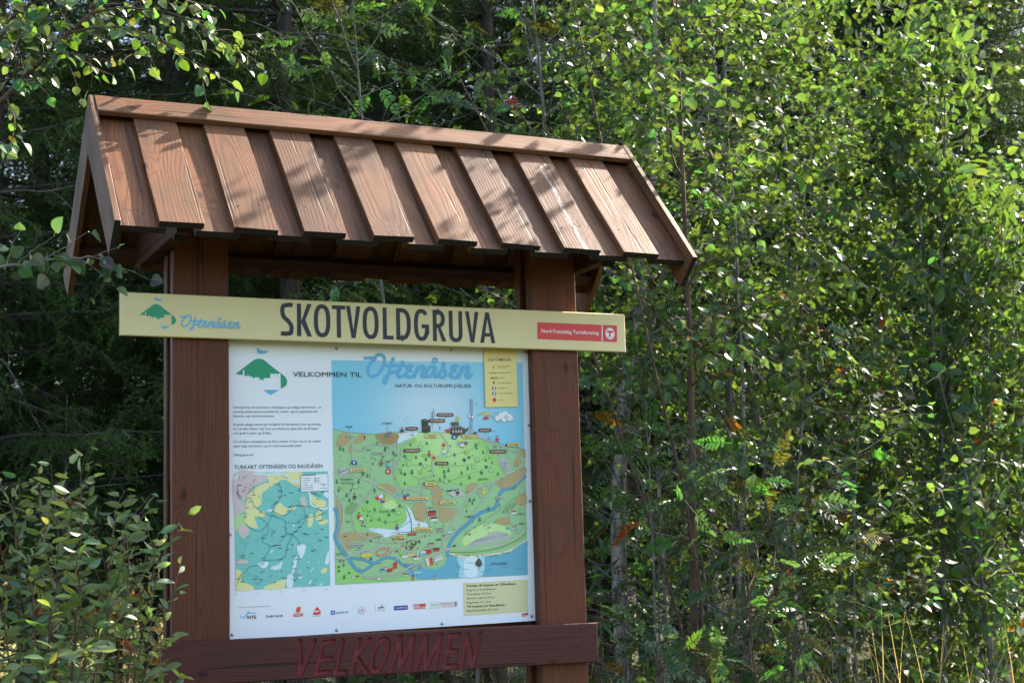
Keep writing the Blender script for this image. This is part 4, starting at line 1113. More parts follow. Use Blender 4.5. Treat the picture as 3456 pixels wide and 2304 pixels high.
    for s, p, w in (('BRUEM', q(250, 980), 27), ('KITTILMYRA', q(672, 942), 45), ('FOSSLIA', q(260, 1090), 32), ('STORAUNET', q(570, 1272), 47), ('TRANAMARKA', (172, 140), 54), ('AVFALLSPLASS', (175, 170), 58), ('LERKEHAUG', (1300, 138), 42), ('OGNA', (180, 488), 20), ('RAUDÅSEN', (478, 405), 42), ('FIGGA', (1424, 290), 24), ('TIL HENNING', (1178, 446), 45), ('ØVER-LØ', (1608, 425), 30), ('SØRLIA', (1618, 504), 26), ('SNEPPE-', (945, 547), 30), ('HAUGEN', (947, 567), 30), ('VARALDSENTRUM', (242, 684), 66), ('TRANA', (862, 375), 25), ('BEITSTADFJORDEN', (1430, 835), 66), ('OGNDAL', (105, 757), 30), ('MOSJØ', (128, 812), 24)):
        if s in ('FOSSLIA', 'STORAUNET', 'SNEPPE-', 'HAUGEN', 'VARALDSENTRUM', 'FIGGA'): A.stroke([(p[0] - w, p[1]), (p[0] + w, p[1] - 1)], 24, ink(172, 186, 178), 9.6, 0)
        A.text(s, (p[0] - w * .95, p[1] + 8), (p[0] + w * .95, p[1] + 7), 17, DK, 12, 0.004)
    for s, p in (('3,5', q(945, 1068)), ('11', q(670, 1212)), ('0,9', q(465, 1235)), ('3,4', q(760, 1292)), ('1,3', q(680, 1360)), ('2,4', q(810, 1450)), ('1,4', q(1135, 1462)), ('2,4', q(1855, 1200)), ('1,6', (352, 402)), ('1,1', (415, 622))):
        A.text(s, (p[0] - 14, p[1] + 7), (p[0] + 14, p[1] + 7), 16, DK, 12, 0.012)
    A.stroke([q(248, 1000), q(249, 1028)], 2, DK, 9, 0); A.stroke([q(673, 958), q(674, 1022)], 2, DK, 9, 0)
    for p in (q(304, 1372), q(1411, 1095)): A.stroke([(p[0] - 8, p[1]), (p[0] + 8, p[1])], 34, ink(44, 84, 150), 11, 0, True); A.rect((p[0] - 6, p[1] - 9), (p[0] + 7, p[1] + 8), WHT, 12)
    A.disc(q(1687, 1088), 15, RD, 13, 16); A.disc(q(1687, 1088), 12, WHT, 13.6, 16); A.text('T', q(1678, 1100), q(1696, 1100), 17, RD, 14, 0.03)
    for p in (q(563, 1150), q(778, 1150), q(1252, 985), q(1985, 1175), q(424, 1090), q(625, 1305), q(333, 1385), (806, 172), (630, 240), (475, 268), (340, 588)): A.disc(p, 6, DK, 9, 8); A.stroke([p, (p[0], p[1] + 22)], 4, DK, 9, 0)

    # legend of the map
    A.poly([q(1733, 60), q(2090, 60), q(2108, 760), q(1752, 765)], ink(204, 194, 134), 14)
    A.text('KARTSYMBOLER:', q(1784, 258), q(2038, 258), 26, DT, 15, 0.006)
    GY = ink(118, 104, 66)
    for t, u0, u1, v in (('KNUTEPUNKT/PARKERING', 1885, 2030, 320), ('OG UTSIKT', 1885, 1975, 338), ('INFORMASJONSTAVLE', 1888, 2030, 392), ('STINAVN', 1890, 1958, 448), ('TURORIENTERING', 1890, 2035, 505), ('PARKERING', 1895, 1992, 561), ('TURISTHYTTE MED SERVERING', 1897, 2052, 618), ('DU ER HER', 1900, 1965, 692)):
        A.text(t, q(u0, v), q(u1, v), 9.5, GY, 15, 0.01)
    A.disc(q(1839, 318), 6, DK, 15, 8); A.stroke([q(1839, 318), q(1839, 345)], 3.4, DK, 15, 0)
    A.stroke([q(1795, 388), q(1875, 388)], 15, GY, 15, 0, True); A.stroke([q(1795, 388), q(1875, 388)], 11, ink(208, 196, 130), 15.8, 0, True); A.stroke([q(1800, 388), q(1870, 388)], 4, GY, 16.8, 0)
    A.stroke([q(1815, 444), q(1873, 444)], 13, BRN, 15, 0, True); A.stroke([q(1822, 444), q(1868, 444)], 4, TAN, 16, 0)
    A.poly([q(1832, 484), q(1845, 480), q(1856, 506), q(1843, 510)], DK, 15)
    for v in (557, 614): A.stroke([q(1840, v), q(1856, v)], 27, ink(44, 84, 150), 15, 0, True); A.rect(q(1840, v - 12), q(1857, v + 12), WHT, 16)
    A.disc(q(1851, 684), 18, ink(198, 60, 44), 15, 18)
    A.build('illustrated_map', map_panel)
    script(Z6, PAN_Y - 0.0004, 'script_lettering', map_panel, lambda u, v: (u, v), 36, 1)
    B = Art(PAN_Y - 0.0005, Z6)
    B.text('NATUR- OG KULTUROPPLEVELSER', (765, 546), (1603, 548), 40, BLACK, 2, 0.0)
    B.build('subtitle_lettering', map_panel)
illustrated_map()


def sponsor_strip():
    def logo(name, zoom, fn):
        A = Art(PAN_Y, zoom); fn(A); A.build(name, map_panel)
    def nte(A):
        A.text('Vi takker våre samarbeidspartnere:', (148, 1202), (426, 1188), 9, DK, 1)
        A.stroke([(168, 1262), (200, 1280), (225, 1258), (240, 1235), (262, 1240), (305, 1246)], [w * A.scale((200, 1260)) for w in np.concatenate([np.linspace(2, 12, 14), np.linspace(12, 1, 12)])][0] / A.scale((200, 1260)) + 5, ink(92, 170, 214), 1, 5)
        A.poly([(196, 1275), (225, 1262), (245, 1228), (262, 1238), (235, 1258), (212, 1282)], ink(120, 186, 222), 2, 2)
        A.text('NTE', (232, 1291), (306, 1288), 27, ink(36, 48, 66), 3, 0.02)
    def dnb(A): A.text('DnB NOR', (386, 1280), (529, 1275), 20, ink(40, 44, 66), 1, 0.012)
    def lnd(A):
        A.poly([(632, 1235), (640, 1195), (665, 1186), (676, 1195), (668, 1232), (645, 1240)], ink(196, 80, 52), 1); A.poly([(640, 1195), (665, 1186), (676, 1195), (655, 1204)], ink(222, 130, 90), 2)
        A.poly([(614, 1248), (693, 1242), (693, 1268), (614, 1274)], RED, 1); A.text('LINDSETH', (620, 1266), (688, 1261), 13, WHT, 2, 0.02)
    def bm(A):
        A.poly([(776, 1255), (782, 1230), (805, 1196), (815, 1196), (834, 1222), (838, 1248), (815, 1256), (795, 1258)], ink(196, 52, 48), 1, 2); A.text('BM', (787, 1239), (826, 1236), 19, WHT, 3, 0.03)
        A.text('BYGGMESTER', (770, 1272), (843, 1268), 7, RED, 1, 0.01)
    def gj(A):
        A.poly([(922, 1223), (956, 1221), (957, 1256), (923, 1258)], ink(44, 90, 178), 1); A.stroke([(940, 1230), (940, 1250)], 8, WHT, 2, 0); A.text('GJENSIDIGE', (966, 1249), (1068, 1242), 17, ink(70, 112, 180), 1, 0.01)
    def ntt(A):
        c = (1180, 1220); A.disc(c, 33, ink(120, 160, 206), 1, 26); A.disc(c, 30, WHT, 1.6, 26)
        for i in range(30):
            a = i / 30 * 6.283; A.disc((c[0] + 27 * math.cos(a), c[1] + 27 * math.sin(a)), 2, ink(120, 160, 206), 2.2, 5)
        A.text('T', (1170, 1234), (1192, 1234), 27, RED, 3, 0.02); A.text('N', (1162, 1234), (1172, 1234), 13, RED, 3, 0.02); A.text('T', (1190, 1234), (1200, 1233), 13, RED, 3, 0.02)
    logo('sponsor_logo', Z7, nte); logo('sponsor_logo', Z7, dnb); logo('sponsor_logo', Z7, lnd); logo('sponsor_logo', Z7, bm); logo('sponsor_logo', Z7, gj); logo('sponsor_logo', Z7, ntt)
    def ship(A):
        A.stroke([(408, 1238), (409, 1170)], 2, ink(120, 140, 170), 1, 0); A.poly([(428, 1194), (486, 1190), (478, 1200), (436, 1204)], ink(60, 100, 160), 1); A.stroke([(463, 1192), (463, 1170)], 7, RED, 1.5, 0)
        A.text('BRØDRENE SOLHEIM', (426, 1211), (490, 1208), 5, ink(60, 100, 160), 1); A.text('Stein-Jøsås', (424, 1226), (492, 1222), 8, DK, 1)
    def bank(A):
        A.poly([(563, 1184), (676, 1178), (677, 1214), (564, 1221)], ink(40, 66, 158), 1); A.text('SpareBank', (580, 1207), (645, 1202), 13, WHT, 2, 0.01); A.poly([(650, 1190), (668, 1189), (668, 1207), (651, 1208)], RED, 2); A.text('1', (657, 1205), (662, 1205), 13, WHT, 3, 0.03)
    def kolo(A):
        A.poly([(722, 1170), (824, 1164), (824, 1188), (722, 1193)], RED, 1); A.text('KOLO', (724, 1191), (775, 1188), 17, WHT, 2, 0.02); A.text('VEIDEKKE', (724, 1212), (824, 1207), 16, RED, 1, 0.025)
    def fyl(A):
        A.poly([(857, 1153), (1086, 1146), (1088, 1192), (860, 1208)], ink(196, 202, 216), 1); A.text('er støttet av', (868, 1182), (936, 1176), 9, DK, 2); A.text('FYLKESTINGET', (943, 1174), (1050, 1168), 14, ink(184, 70, 84), 2, 0.008); A.text('i Nord-Trøndelag', (960, 1190), (1050, 1184), 9, DK, 2)
        A.stroke([(1058, 1150), (1084, 1149), (1083, 1175), (1071, 1188), (1059, 1176), (1058, 1150)], 3, DK, 2, 0); A.stroke([(1071, 1150), (1071, 1186)], 4, DK, 2.5, 0); A.stroke([(1058, 1165), (1084, 1164)], 4, DK, 3, 0)
    def key(A):
        A.poly([(1620, 1247), (1660, 1243), (1660, 1268), (1621, 1271)], RED, 1); A.disc((1662, 1250), 12, RED, 1.6, 14); A.stroke([(1626, 1262), (1655, 1260)], 4, WHT, 3, 0)
    for f in (ship, bank, kolo, fyl, key): logo('sponsor_logo', Z8, f)
    def tips(A):
        A.poly([(1134, 994), (1668, 966), (1672, 1232), (1140, 1266)], ink(188, 190, 158), 1)
        for s, u0, v0, u1, v1, b in (('Turtips til toppen av Oftenåsen', 1160, 1027, 1568, 1008, .03), ('Velg en av hovedleiene:', 1160, 1062, 1405, 1050, 0), ('Tranaleia 2,2 km', 1162, 1096, 1368, 1086, .004), ('Ainner vein 2,4 km', 1162, 1130, 1394, 1118, .004), ('Sognleia 5,1 km', 1163, 1165, 1363, 1155, .004), ('Til toppen av Raudåsen:', 1164, 1198, 1480, 1182, .03), ('Raudåsenleia 0,5 km', 1165, 1232, 1424, 1218, .004)):
            A.text(s, (u0, v0), (u1, v1), 18, ink(54, 60, 56), 2, b)
    logo('tips_box', Z8, tips)
sponsor_strip()

screw_me = screw_mesh()
for zf, pts in ((Z6, ((118, 122), (1380, 133), (2203, 155), (2238, 962))), (Z8, ((1685, 320), (1700, 1268), (960, 1330))), (Z7, ((970, 1383), (108, 1422), (92, 595))), (Z5, ((108, 100), (108, 1140)))):
    for p in pts:
        c = plane_px(*zf(*p), PAN_Y)
        link('screw', screw_me, map_panel, None, Matrix.Translation((c[0], PAN_Y - 0.0001, c[1])))

# ------------------------------------------------------------------ vegetation helpers
def unit(v):
    v = np.asarray(v, float)
    return v / (np.linalg.norm(v, axis=-1, keepdims=True) + 1e-9)


class Tubes:
    """collects tapered limbs into one bark mesh"""
    def __init__(self): self.V = []; self.F = []; self.n = 0

    def add(self, P, R, sides=5):
        P = np.asarray(P, float); R = np.asarray(R, float); n = len(P)
        T = np.gradient(P, axis=0); T = unit(T)
        ref = np.array([0.31, 0.77, 0.2]) if abs(T[0][2]) > 0.6 else np.array([0., 0, 1])
        A = unit(np.cross(T, ref)); B = np.cross(T, A)
        ang = np.linspace(0, 2 * math.pi, sides, endpoint=False)
        ring = P[:, None, :] + R[:, None, None] * (np.cos(ang)[None, :, None] * A[:, None, :] + np.sin(ang)[None, :, None] * B[:, None, :])
        self.V.append(ring.reshape(-1, 3))
        i, k = np.meshgrid(np.arange(n - 1), np.arange(sides), indexing='ij')
        a = (i * sides + k).ravel(); b = (i * sides + (k + 1) % sides).ravel()
        self.F.append(np.column_stack([a, b, b + sides, a + sides]) + self.n)
        self.n += n * sides

    def mesh(self, name):
        return mesh_np(name, np.concatenate(self.V), np.concatenate(self.F), smooth=True)


def limb(rng, p, d, L, n=6, wander=0.25, lift=0.0):
    """a wandering shoot from p in direction d; lift > 0 bends up, < 0 droops"""
    P = [np.asarray(p, float)]; d = unit(d)
    for i in range(n):
        d = unit(d + rng.normal(0, wander / math.sqrt(n), 3) + np.array([0, 0, lift / n]))
        P.append(P[-1] + d * L / n)
    return np.array(P)


def along(P, t):
    """points and directions at fractions t of a polyline"""
    s = np.linspace(0, 1, len(P))
    X = np.column_stack([np.interp(t, s, P[:, k]) for k in range(3)])
    X2 = np.column_stack([np.interp(np.minimum(t + .02, 1.0), s, P[:, k]) for k in range(3)])
    X1 = np.column_stack([np.interp(np.maximum(t - .02, 0), s, P[:, k]) for k in range(3)])
    return X, unit(X2 - X1)


def frames(D, N):
    X = unit(D); Y = unit(np.cross(N, X)); Z = np.cross(X, Y)
    return np.stack([X, Y, Z], axis=2)           # columns


# leaf shapes: x from stalk to tip (0..1), y across, z up
def leaf_shape(width, widest=0.42, fold=0.10, droop=0.16, n=3, stalk=0.22, tip=1.0, fine=False):
    """half-outline points mirrored about a folded midrib; returns verts, quads"""
    ts = np.linspace(0, 1, n + 2)
    V = []; F = []
    hw = [0.0] + [width / 2 * (math.sin(math.pi * min(1, (t ** (math.log(.5) / math.log(widest))))) ** 0.8) for t in ts[1:-1]] + [0.0]
    for t, w in zip(ts, hw):
        z = -droop * t * t
        V += [(stalk + t * (tip - stalk) , w, z + fold * w * 2), (stalk + t * (tip - stalk), 0, z), (stalk + t * (tip - stalk), -w, z + fold * w * 2)]
    for i in range(len(ts) - 1):
        a = 3 * i; b = 3 * i + 3
        F += [(a + 1, b + 1, b, a), (a + 2, b + 2, b + 1, a + 1)]
    if stalk > 0:
        k = len(V); s = 0.012
        V += [(0, s, 0), (0, -s, 0), (stalk + .05, -s, 0), (stalk + .05, s, 0)]
        F += [(k, k + 1, k + 2, k + 3)]
    return np.array(V), np.array(F)


def rowan_shape(seed=0):
    """feathered leaf: leaflets in pairs on a curved stalk, none quite like the next"""
    rg = np.random.default_rng(seed); V = []; F = []
    pairs = int(rg.integers(5, 8)); sag = rg.uniform(.15, .5); bow = rg.uniform(-.18, .18)
    cen = lambda t: np.array([t * (1 - .15 * sag * t), bow * t * t, -sag * t * t])
    def leaflet(o, d, L, W):
        d = unit(d); side = unit(np.cross([0, 0, 1], d) + rg.normal(0, .22, 3)); up = np.cross(d, side); b = len(V)
        cu = rg.uniform(.02, .22) * L
        pts = [o, o + d * L * .35 + side * W * .5 + up * .03 * L, o + d * L * .72 + side * W * .38 - up * cu * .4, o + d * L - up * cu, o + d * L * .72 - side * W * .38 - up * cu * .4, o + d * L * .35 - side * W * .5 + up * .03 * L]
        V.extend(pts); F.extend([(b, b + 3, b + 2, b + 1), (b, b + 5, b + 4, b + 3)])
    for i in range(pairs):
        t = 0.22 + 0.68 * i / (pairs - 1)
        for s in (-1, 1):
            if rg.random() < .04: continue
            leaflet(cen(t + rg.uniform(-.02, .02)), np.array([rg.uniform(.35, .8), s * 1.0, rg.uniform(-.4, .1)]), (0.30 - 0.05 * abs(i - 2.2)) * rg.uniform(.75, 1.15), rg.uniform(.10, .14))
    leaflet(cen(.92), np.array([1, bow * 2, -sag * 1.5]), 0.26, 0.11)
    b = len(V); w = 0.009
    for k in range(4):
        c = cen(k / 3 * 0.94); V.extend([c + (0, w, 0), c - (0, w, 0)])
    for k in range(3): F.append((b + 2 * k, b + 2 * k + 1, b + 2 * k + 3, b + 2 * k + 2))
    return np.array(V), np.array(F)


def shoot_shape(n=14, rng=None):
    """a spruce shoot of unit length with short needles all round"""
    rng = np.random.default_rng(3); V = []; F = []
    for i in range(n):
        t = (i + .5) / n; a = i * 2.4 + rng.uniform(-.3, .3)
        o = np.array([t, 0, 0]); d = unit([0.75, math.cos(a), math.sin(a) * .75 + .12]); L = 0.24 + rng.uniform(-.04, .04)
        s = unit(np.cross(d, [0.2, -math.sin(a), math.cos(a)])) * 0.045
        b = len(V); V += [o - s, o + s, o + d * L]; F.append((b, b + 1, b + 2))
    return np.array(V), np.array(F)


def scatter(shape, pos, fr, scale, colors):
    """copies of a small shape joined into arrays"""
    V, F = shape; n = len(pos)
    W = np.einsum('nij,vj->nvi', fr, V) * scale[:, None, None] + pos[:, None, :]
    G = (F[None, :, :] + (np.arange(n) * len(V))[:, None, None]).reshape(-1, F.shape[1])
    C = np.repeat(colors[:, None, :], len(V), axis=1).reshape(-1, 4)
    return W.reshape(-1, 3), G, C


def visible_rank(pos):
    """distance from the camera for what lies inside the picture; far value otherwise"""
    d = pos - CAM; x, y, z = d @ AX, d @ AY, d @ AF
    u = 1728 + FPX * x / np.maximum(z, .01); v = 1152 - FPX * y / np.maximum(z, .01)
    ok = (z > .3) & (u > -20) & (u < 3476) & (v > -20) & (v < 2324)
    return np.where(ok, np.linalg.norm(d, axis=1), 1e9)


class Leaves:
    def __init__(self): self.p = []; self.f = []; self.s = []; self.c = []

    def add(self, p, f, s, c): self.p.append(p); self.f.append(f); self.s.append(s); self.c.append(c)

    def cat(self): return np.concatenate(self.p), np.concatenate(self.f), np.concatenate(self.s), np.concatenate(self.c)


_single = {}
def put_leaves(root, base, LV, shape, fine, mat, key, singles, name='leaf', mass='leaves'):
    """the leaves that show largest become objects of their own, the rest one joined part"""
    p, f, s, c = LV.cat()
    rank = visible_rank(p)
    order = np.argsort(rank)
    k = min(singles, int((rank < 1e8).sum()))
    one, rest = order[:k], order[k:]
    shapes = shape if isinstance(shape, list) else [shape]
    fines = fine if isinstance(fine, list) else [fine]
    if len(rest):
        WW = []; GG = []; CC = []; n0 = 0
        for j, sh in enumerate(shapes):
            r_ = rest[j::len(shapes)]
            if not len(r_): continue
            W, G, C = scatter(sh, p[r_] - base, f[r_], s[r_], c[r_])
            WW.append(W); GG.append(G + n0); CC.append(C); n0 += len(W)
        me = mesh_np(mass, np.concatenate(WW), np.concatenate(GG), smooth=False, color=np.concatenate(CC))
        o = link(mass, me, root, mat); o['kind'] = 'stuff'
    for i in one:
        q = tuple(int(round(x * 24)) for x in c[i][:3])          # a handful of tints share mesh data
        j = int(i) % len(fines); kk = (key, q, j)
        if kk not in _single:
            V, F = fines[j]
            col = np.tile(np.array([*(x / 24 for x in q), 1.0]), (len(V), 1)); col[:, :3] = np.maximum(col[:, :3], c[i][:3] * .7)
            me = mesh_np(name, V, F, smooth=False, color=col); me.materials.append(mat); _single[kk] = me
        M = Matrix.Identity(4); R = f[i] * s[i]
        for a in range(3):
            for b in range(3): M[a][b] = R[a][b]
            M[a][3] = p[i][a] - base[a]
        link(name, _single[kk], root, None, M)


def leaf_colors(rng, n, base, var=0.25, autumn=0.012, acol=((0.20, 0.095, 0.012), (0.19, 0.055, 0.012), (0.20, 0.16, 0.025))):
    c = np.ones((n, 4)); k = rng.lognormal(0, var, (n, 1)); hue = rng.normal(0, .14, n)
    c[:, :3] = np.array(base) * k
    c[:, 0] *= 1 + hue; c[:, 2] *= 1 - hue * .5
    m = rng.random(n) < autumn
    if m.any(): c[m, :3] = np.array(acol)[rng.integers(0, len(acol), m.sum())]
    return np.clip(c, 0.003, 0.8)


M_BIRCH_LEAF = leaf_mat('birch_leaf', 0.44, 0.42, 0.45, (2.1, 2.1, .88))
M_ROWAN_LEAF = leaf_mat('rowan_leaf', 0.42, 0.40, 0.5, (2.3, 2.25, .8))
M_WILLOW_LEAF = leaf_mat('willow_leaf', 0.44, 0.42, 0.45, (2.1, 2.1, .88))
M_SALLOW_LEAF = leaf_mat('sallow_leaf', 0.40, 0.40, 0.5, (2.2, 2.2, 1.0))
M_NEEDLE = leaf_mat('spruce_needle', 0.22, 0.6, 0.15, (1.7, 1.8, .7))
M_GRASS = leaf_mat('dry_grass', 0.35, 0.5, 0.3, (1.6, 1.6, 1.0))
M_BARK_BIRCH = bark_mat('birch_bark', (0.42, 0.36, 0.30), (0.06, 0.05, 0.045), True)
M_BARK_YOUNG = bark_mat('young_birch_bark', (0.13, 0.075, 0.05), (0.05, 0.03, 0.024))
M_BARK_GREY = bark_mat('grey_sapling_bark', (0.20, 0.18, 0.15), (0.07, 0.065, 0.055))
M_BARK_SPRUCE = bark_mat('spruce_bark', (0.10, 0.078, 0.064), (0.028, 0.022, 0.02), scale=.7)
def plain_leaf(w, a=.34, b=.68, k=.82, fold=.10, droop=.14):
    """leaf of two folded halves, for the mass of a crown"""
    V = np.array([(.12, 0, 0), (a, w / 2, fold * w), (b, w / 2 * k, fold * w - droop * .5), (1, 0, -droop), (b, -w / 2 * k, fold * w - droop * .5), (a, -w / 2, fold * w)])
    return V, np.array([(0, 3, 2, 1), (0, 5, 4, 3)])
SH_BIRCH = plain_leaf(.72); SH_BIRCH_F = leaf_shape(0.68, 0.40, 0.12, 0.18, 5)
SH_WILLOW = plain_leaf(.50, .36, .72, .85); SH_WILLOW_F = leaf_shape(0.46, 0.50, 0.14, 0.16, 5, 0.10)
SH_SALLOW = plain_leaf(.36, .36, .72, .85); SH_SALLOW_F = leaf_shape(0.34, 0.50, 0.14, 0.18, 5, 0.08)
SH_ROWAN = [rowan_shape(i) for i in range(9)]; SH_SHOOT = shoot_shape()


def add_twig_leaves(rng, LV, P, spacing, size, base_col, autumn=0.012, t0=0.15, hang=0.5, flat=0.6, ss=0.38, var=.25, spread=0.9, face=(0, 0, 0)):
    """alternate leaves along a twig"""
    L = np.linalg.norm(np.diff(P, axis=0), axis=1).sum()
    n = max(2, int(L * (1 - t0) / spacing))
    t = np.concatenate([np.linspace(t0, 1.0, n)])
    X, D = along(P, t)
    side = unit(np.cross(D, np.array([0, 0, 1.0])) + 1e-4) * np.where(np.arange(n) % 2, 1, -1)[:, None]
    d = unit(D * 0.55 + side * spread + np.array([0, 0, -hang]) + rng.normal(0, .35, (n, 3)))
    N = unit(np.array([0, 0, flat]) + np.array(face) + rng.normal(0, .55, (n, 3)))
    LV.add(X, frames(d, N), size * rng.uniform(1 - ss, 1 + ss, n), leaf_colors(rng, n, base_col, var, autumn))


def broadleaf(name, label, cat, xy, H, r0, rng, shape, mat, bark, key, leaf=0.05, col=(0.05, 0.11, 0.018), crown=(0.25, 1.0), Lmax=1.3, nb=34, up=0.75, tw=0.30, spacing=0.045, singles=0,
              lean=(0, 0), autumn=0.012, twigs=9, group=None, hang=.5, flat=.6, tipup=0.1, az=None, bend=0.10, twlift=-.25, var=.25, stems=0, path=None):
    shp, fine = shape
    base = np.array([xy[0], xy[1], 0.0])
    root = empty(name, base); tag(root, label, cat, group)
    T = Tubes(); B = Tubes(); LV = Leaves()
    trunk = limb(rng, base + (0, 0, -.1), (lean[0], lean[1], 1.0), H, 14, bend, 0.1)
    if path is not None: trunk = smooth_path(np.array([base + (0, 0, -.1)] + [np.asarray(p_) for p_ in path]), 5)
    R = r0 * (1 - np.linspace(0, 1, len(trunk)) ** 1.1 * .88)
    T.add(trunk - base, R, 8)
    for _ in range(stems):                                  # thin side stems from the same stool
        o_ = base + np.array([rng.normal(0, .28), rng.normal(0, .28), -.1])
        T.add(limb(rng, o_, (rng.normal(0, .07), rng.normal(0, .07), 1), H * rng.uniform(.45, .8), 9, .12, .1) - base, np.linspace(r0 * .42, .003, 10), 6)
    for i in range(nb):
        t = crown[0] + (crown[1] - crown[0]) * ((i + rng.uniform(0, 1)) / nb)
        X, D = along(trunk, np.array([t])); X = X[0]
        a = i * 2.39996 + rng.uniform(-.5, .5)
        if az is not None: a = az[0] + rng.uniform(-az[1], az[1])
        rel = (t - crown[0]) / max(crown[1] - crown[0], 1e-6)
        L = Lmax * (0.35 + 0.65 * math.sin(math.pi * min(1, (0.18 + rel * .72)))) * rng.uniform(.65, 1.15)
        if t > .93: L *= .55
        d = np.array([math.cos(a), math.sin(a), up * (0.6 + rel * .8)])
        P = limb(rng, X, d, L, 7, 0.30, tipup)
        rb = max(0.0035, r0 * .42 * (1 - t * .75) * L / Lmax)
        B.add(P - base, rb * (1 - np.linspace(0, 1, 8) * .8), 5)
        nt = max(3, int(twigs * L))
        tt = np.linspace(.15, 1.0, nt) + rng.uniform(-.03, .03, nt)
        Xs, Ds = along(P, np.clip(tt, 0, 1))
        for j in range(nt):
            if j == nt - 1: dd = Ds[j]
            else: dd = unit(Ds[j] * .7 + rng.normal(0, .62, 3) + np.array([0, 0, .1]))
            Q = limb(rng, Xs[j], dd, tw * rng.uniform(.5, 1.25), 3, .3, twlift)
            B.add(Q - base, np.linspace(.0022, .0009, 4), 3)
            add_twig_leaves(rng, LV, Q, spacing, leaf, col, autumn, hang=hang, flat=flat, var=var)
    link('trunk', T.mesh('trunk'), root, bark)
    o = link('branches', B.mesh('branches'), root, bark)
    put_leaves(root, base, LV, shp, fine, mat, key, singles)
    return root


def spruce_parts(rng, H, r0, z_lo, Lmax, dens=1.0, dead=True):
    """one spruce in its own coordinates: trunk, live boughs, needle mass, bare twigs"""
    T = Tubes(); B = Tubes(); D_ = Tubes(); pos = []; fr = []; sc = []; col = []
    trunk = limb(rng, (0, 0, -.2), (0, 0, 1), H, 12, .02, 0); R = r0 * (1 - np.linspace(0, 1, 13) * .93)
    T.add(trunk, R, 10)
    z = 0.5
    while z < H * .985:
        rel = z / H
        L0 = Lmax * (1 - rel) ** .75 + .12
        nb = rng.integers(4, 7)
        a0 = rng.uniform(0, 6.28)
        for b in range(nb):
            a = a0 + b * 6.283 / nb + rng.uniform(-.3, .3)
            L = L0 * rng.uniform(.7, 1.1)
            X, _ = along(trunk, np.array([rel])); X = X[0]
            if z < z_lo or rng.random() < .14:
                if dead:
                    P = limb(rng, X, (math.cos(a), math.sin(a), -.15), L * .75, 7, .25, -.3)
                    D_.add(P, .009 * (1 - np.linspace(0, 1, 8) * .85) + .0008, 4)
                    for q in range(9):
                        Xq, Dq = along(P, np.array([rng.uniform(.15, 1)]))
                        Q = limb(rng, Xq[0], Dq[0] + rng.normal(0, .6, 3), rng.uniform(.15, .5), 5, .6, -.5)
                        D_.add(Q, np.linspace(.0024, .0009, 6), 3)
                        for _ in range(2):
                            Xr, Dr = along(Q, np.array([rng.uniform(.2, .9)])); D_.add(limb(rng, Xr[0], Dr[0] + rng.normal(0, .8, 3), rng.uniform(.08, .22), 3, .5, -.3), np.linspace(.0015, .0008, 4), 3)
                continue
            P = limb(rng, X, (math.cos(a), math.sin(a), .12), L, 9, .10, -.55)
            P[:, 2] += np.linspace(0, 1, 10) ** 3 * .18 * L
            B.add(P, .016 * min(1, L / 1.2) * (1 - np.linspace(0, 1, 10) * .9) + .001, 5)
            n = max(4, int(L / .085 * dens))
            tt = np.linspace(.10, 1, n); Xs, Ds = along(P, tt)
            for j in range(n):
                for s in (-1, 1):
                    sd = unit(np.cross(Ds[j], [0, 0, 1.0])) * s
                    l2 = (0.16 + .36 * L * (1 - tt[j]) ** .8) * rng.uniform(.5, 1.1)
                    l2 = min(l2, .5)
                    Q = limb(rng, Xs[j], Ds[j] * .8 + sd * .9 + rng.normal(0, .15, 3) + np.array([0, 0, -.15]), l2, 4, .2, -.55)
                    B.add(Q, np.linspace(.0022, .001, 5), 3)
                    m = max(2, int(l2 / .055 * dens))
                    Xk, Dk = along(Q, np.linspace(.12, 1, m))
                    dd = unit(Dk + rng.normal(0, .42, (m, 3)) + np.array([0, 0, -.12]))
                    pos.append(Xk); fr.append(frames(dd, unit(rng.normal(0, .4, (m, 3)) + np.array([0, 0, 1])))); sc.append(rng.uniform(.07, .12, m))
                    k = rng.uniform(.75, 1.3) * (1.25 if tt[j] > .75 else 1)
                    c = np.ones((m, 4)); c[:, :3] = np.array((0.035, 0.068, 0.013)) * k * rng.uniform(.8, 1.2, (m, 1)); col.append(c)
        z += rng.uniform(.20, .32) * (1.05 if H > 10 else .8)
    W, G, C = scatter(SH_SHOOT, np.concatenate(pos), np.concatenate(fr), np.concatenate(sc), np.concatenate(col))
    out = {'trunk': T.mesh('trunk'), 'boughs': B.mesh('boughs'), 'needles': mesh_np('needles', W, G, color=C)}
    if dead and D_.V: out['dead_twigs'] = D_.mesh('dead_twigs')
    out['trunk'].materials.append(M_BARK_SPRUCE); out['boughs'].materials.append(M_BARK_SPRUCE); out['needles'].materials.append(M_NEEDLE)
    if 'dead_twigs' in out: out['dead_twigs'].materials.append(M_BARK_GREY)
    return out


def spruce(parts, xy, rot, sc, label, group='dark spruces behind the board', name='spruce_tree'):
    root = empty(name, (xy[0], xy[1], 0)); root.rotation_euler = (0, 0, rot); root.scale = (sc, sc, sc)
    tag(root, label, 'spruce', group)
    for k, me in parts.items():
        o = link(k, me, root)
        if k in ('needles', 'dead_twigs'): o['kind'] = 'stuff'
    return root

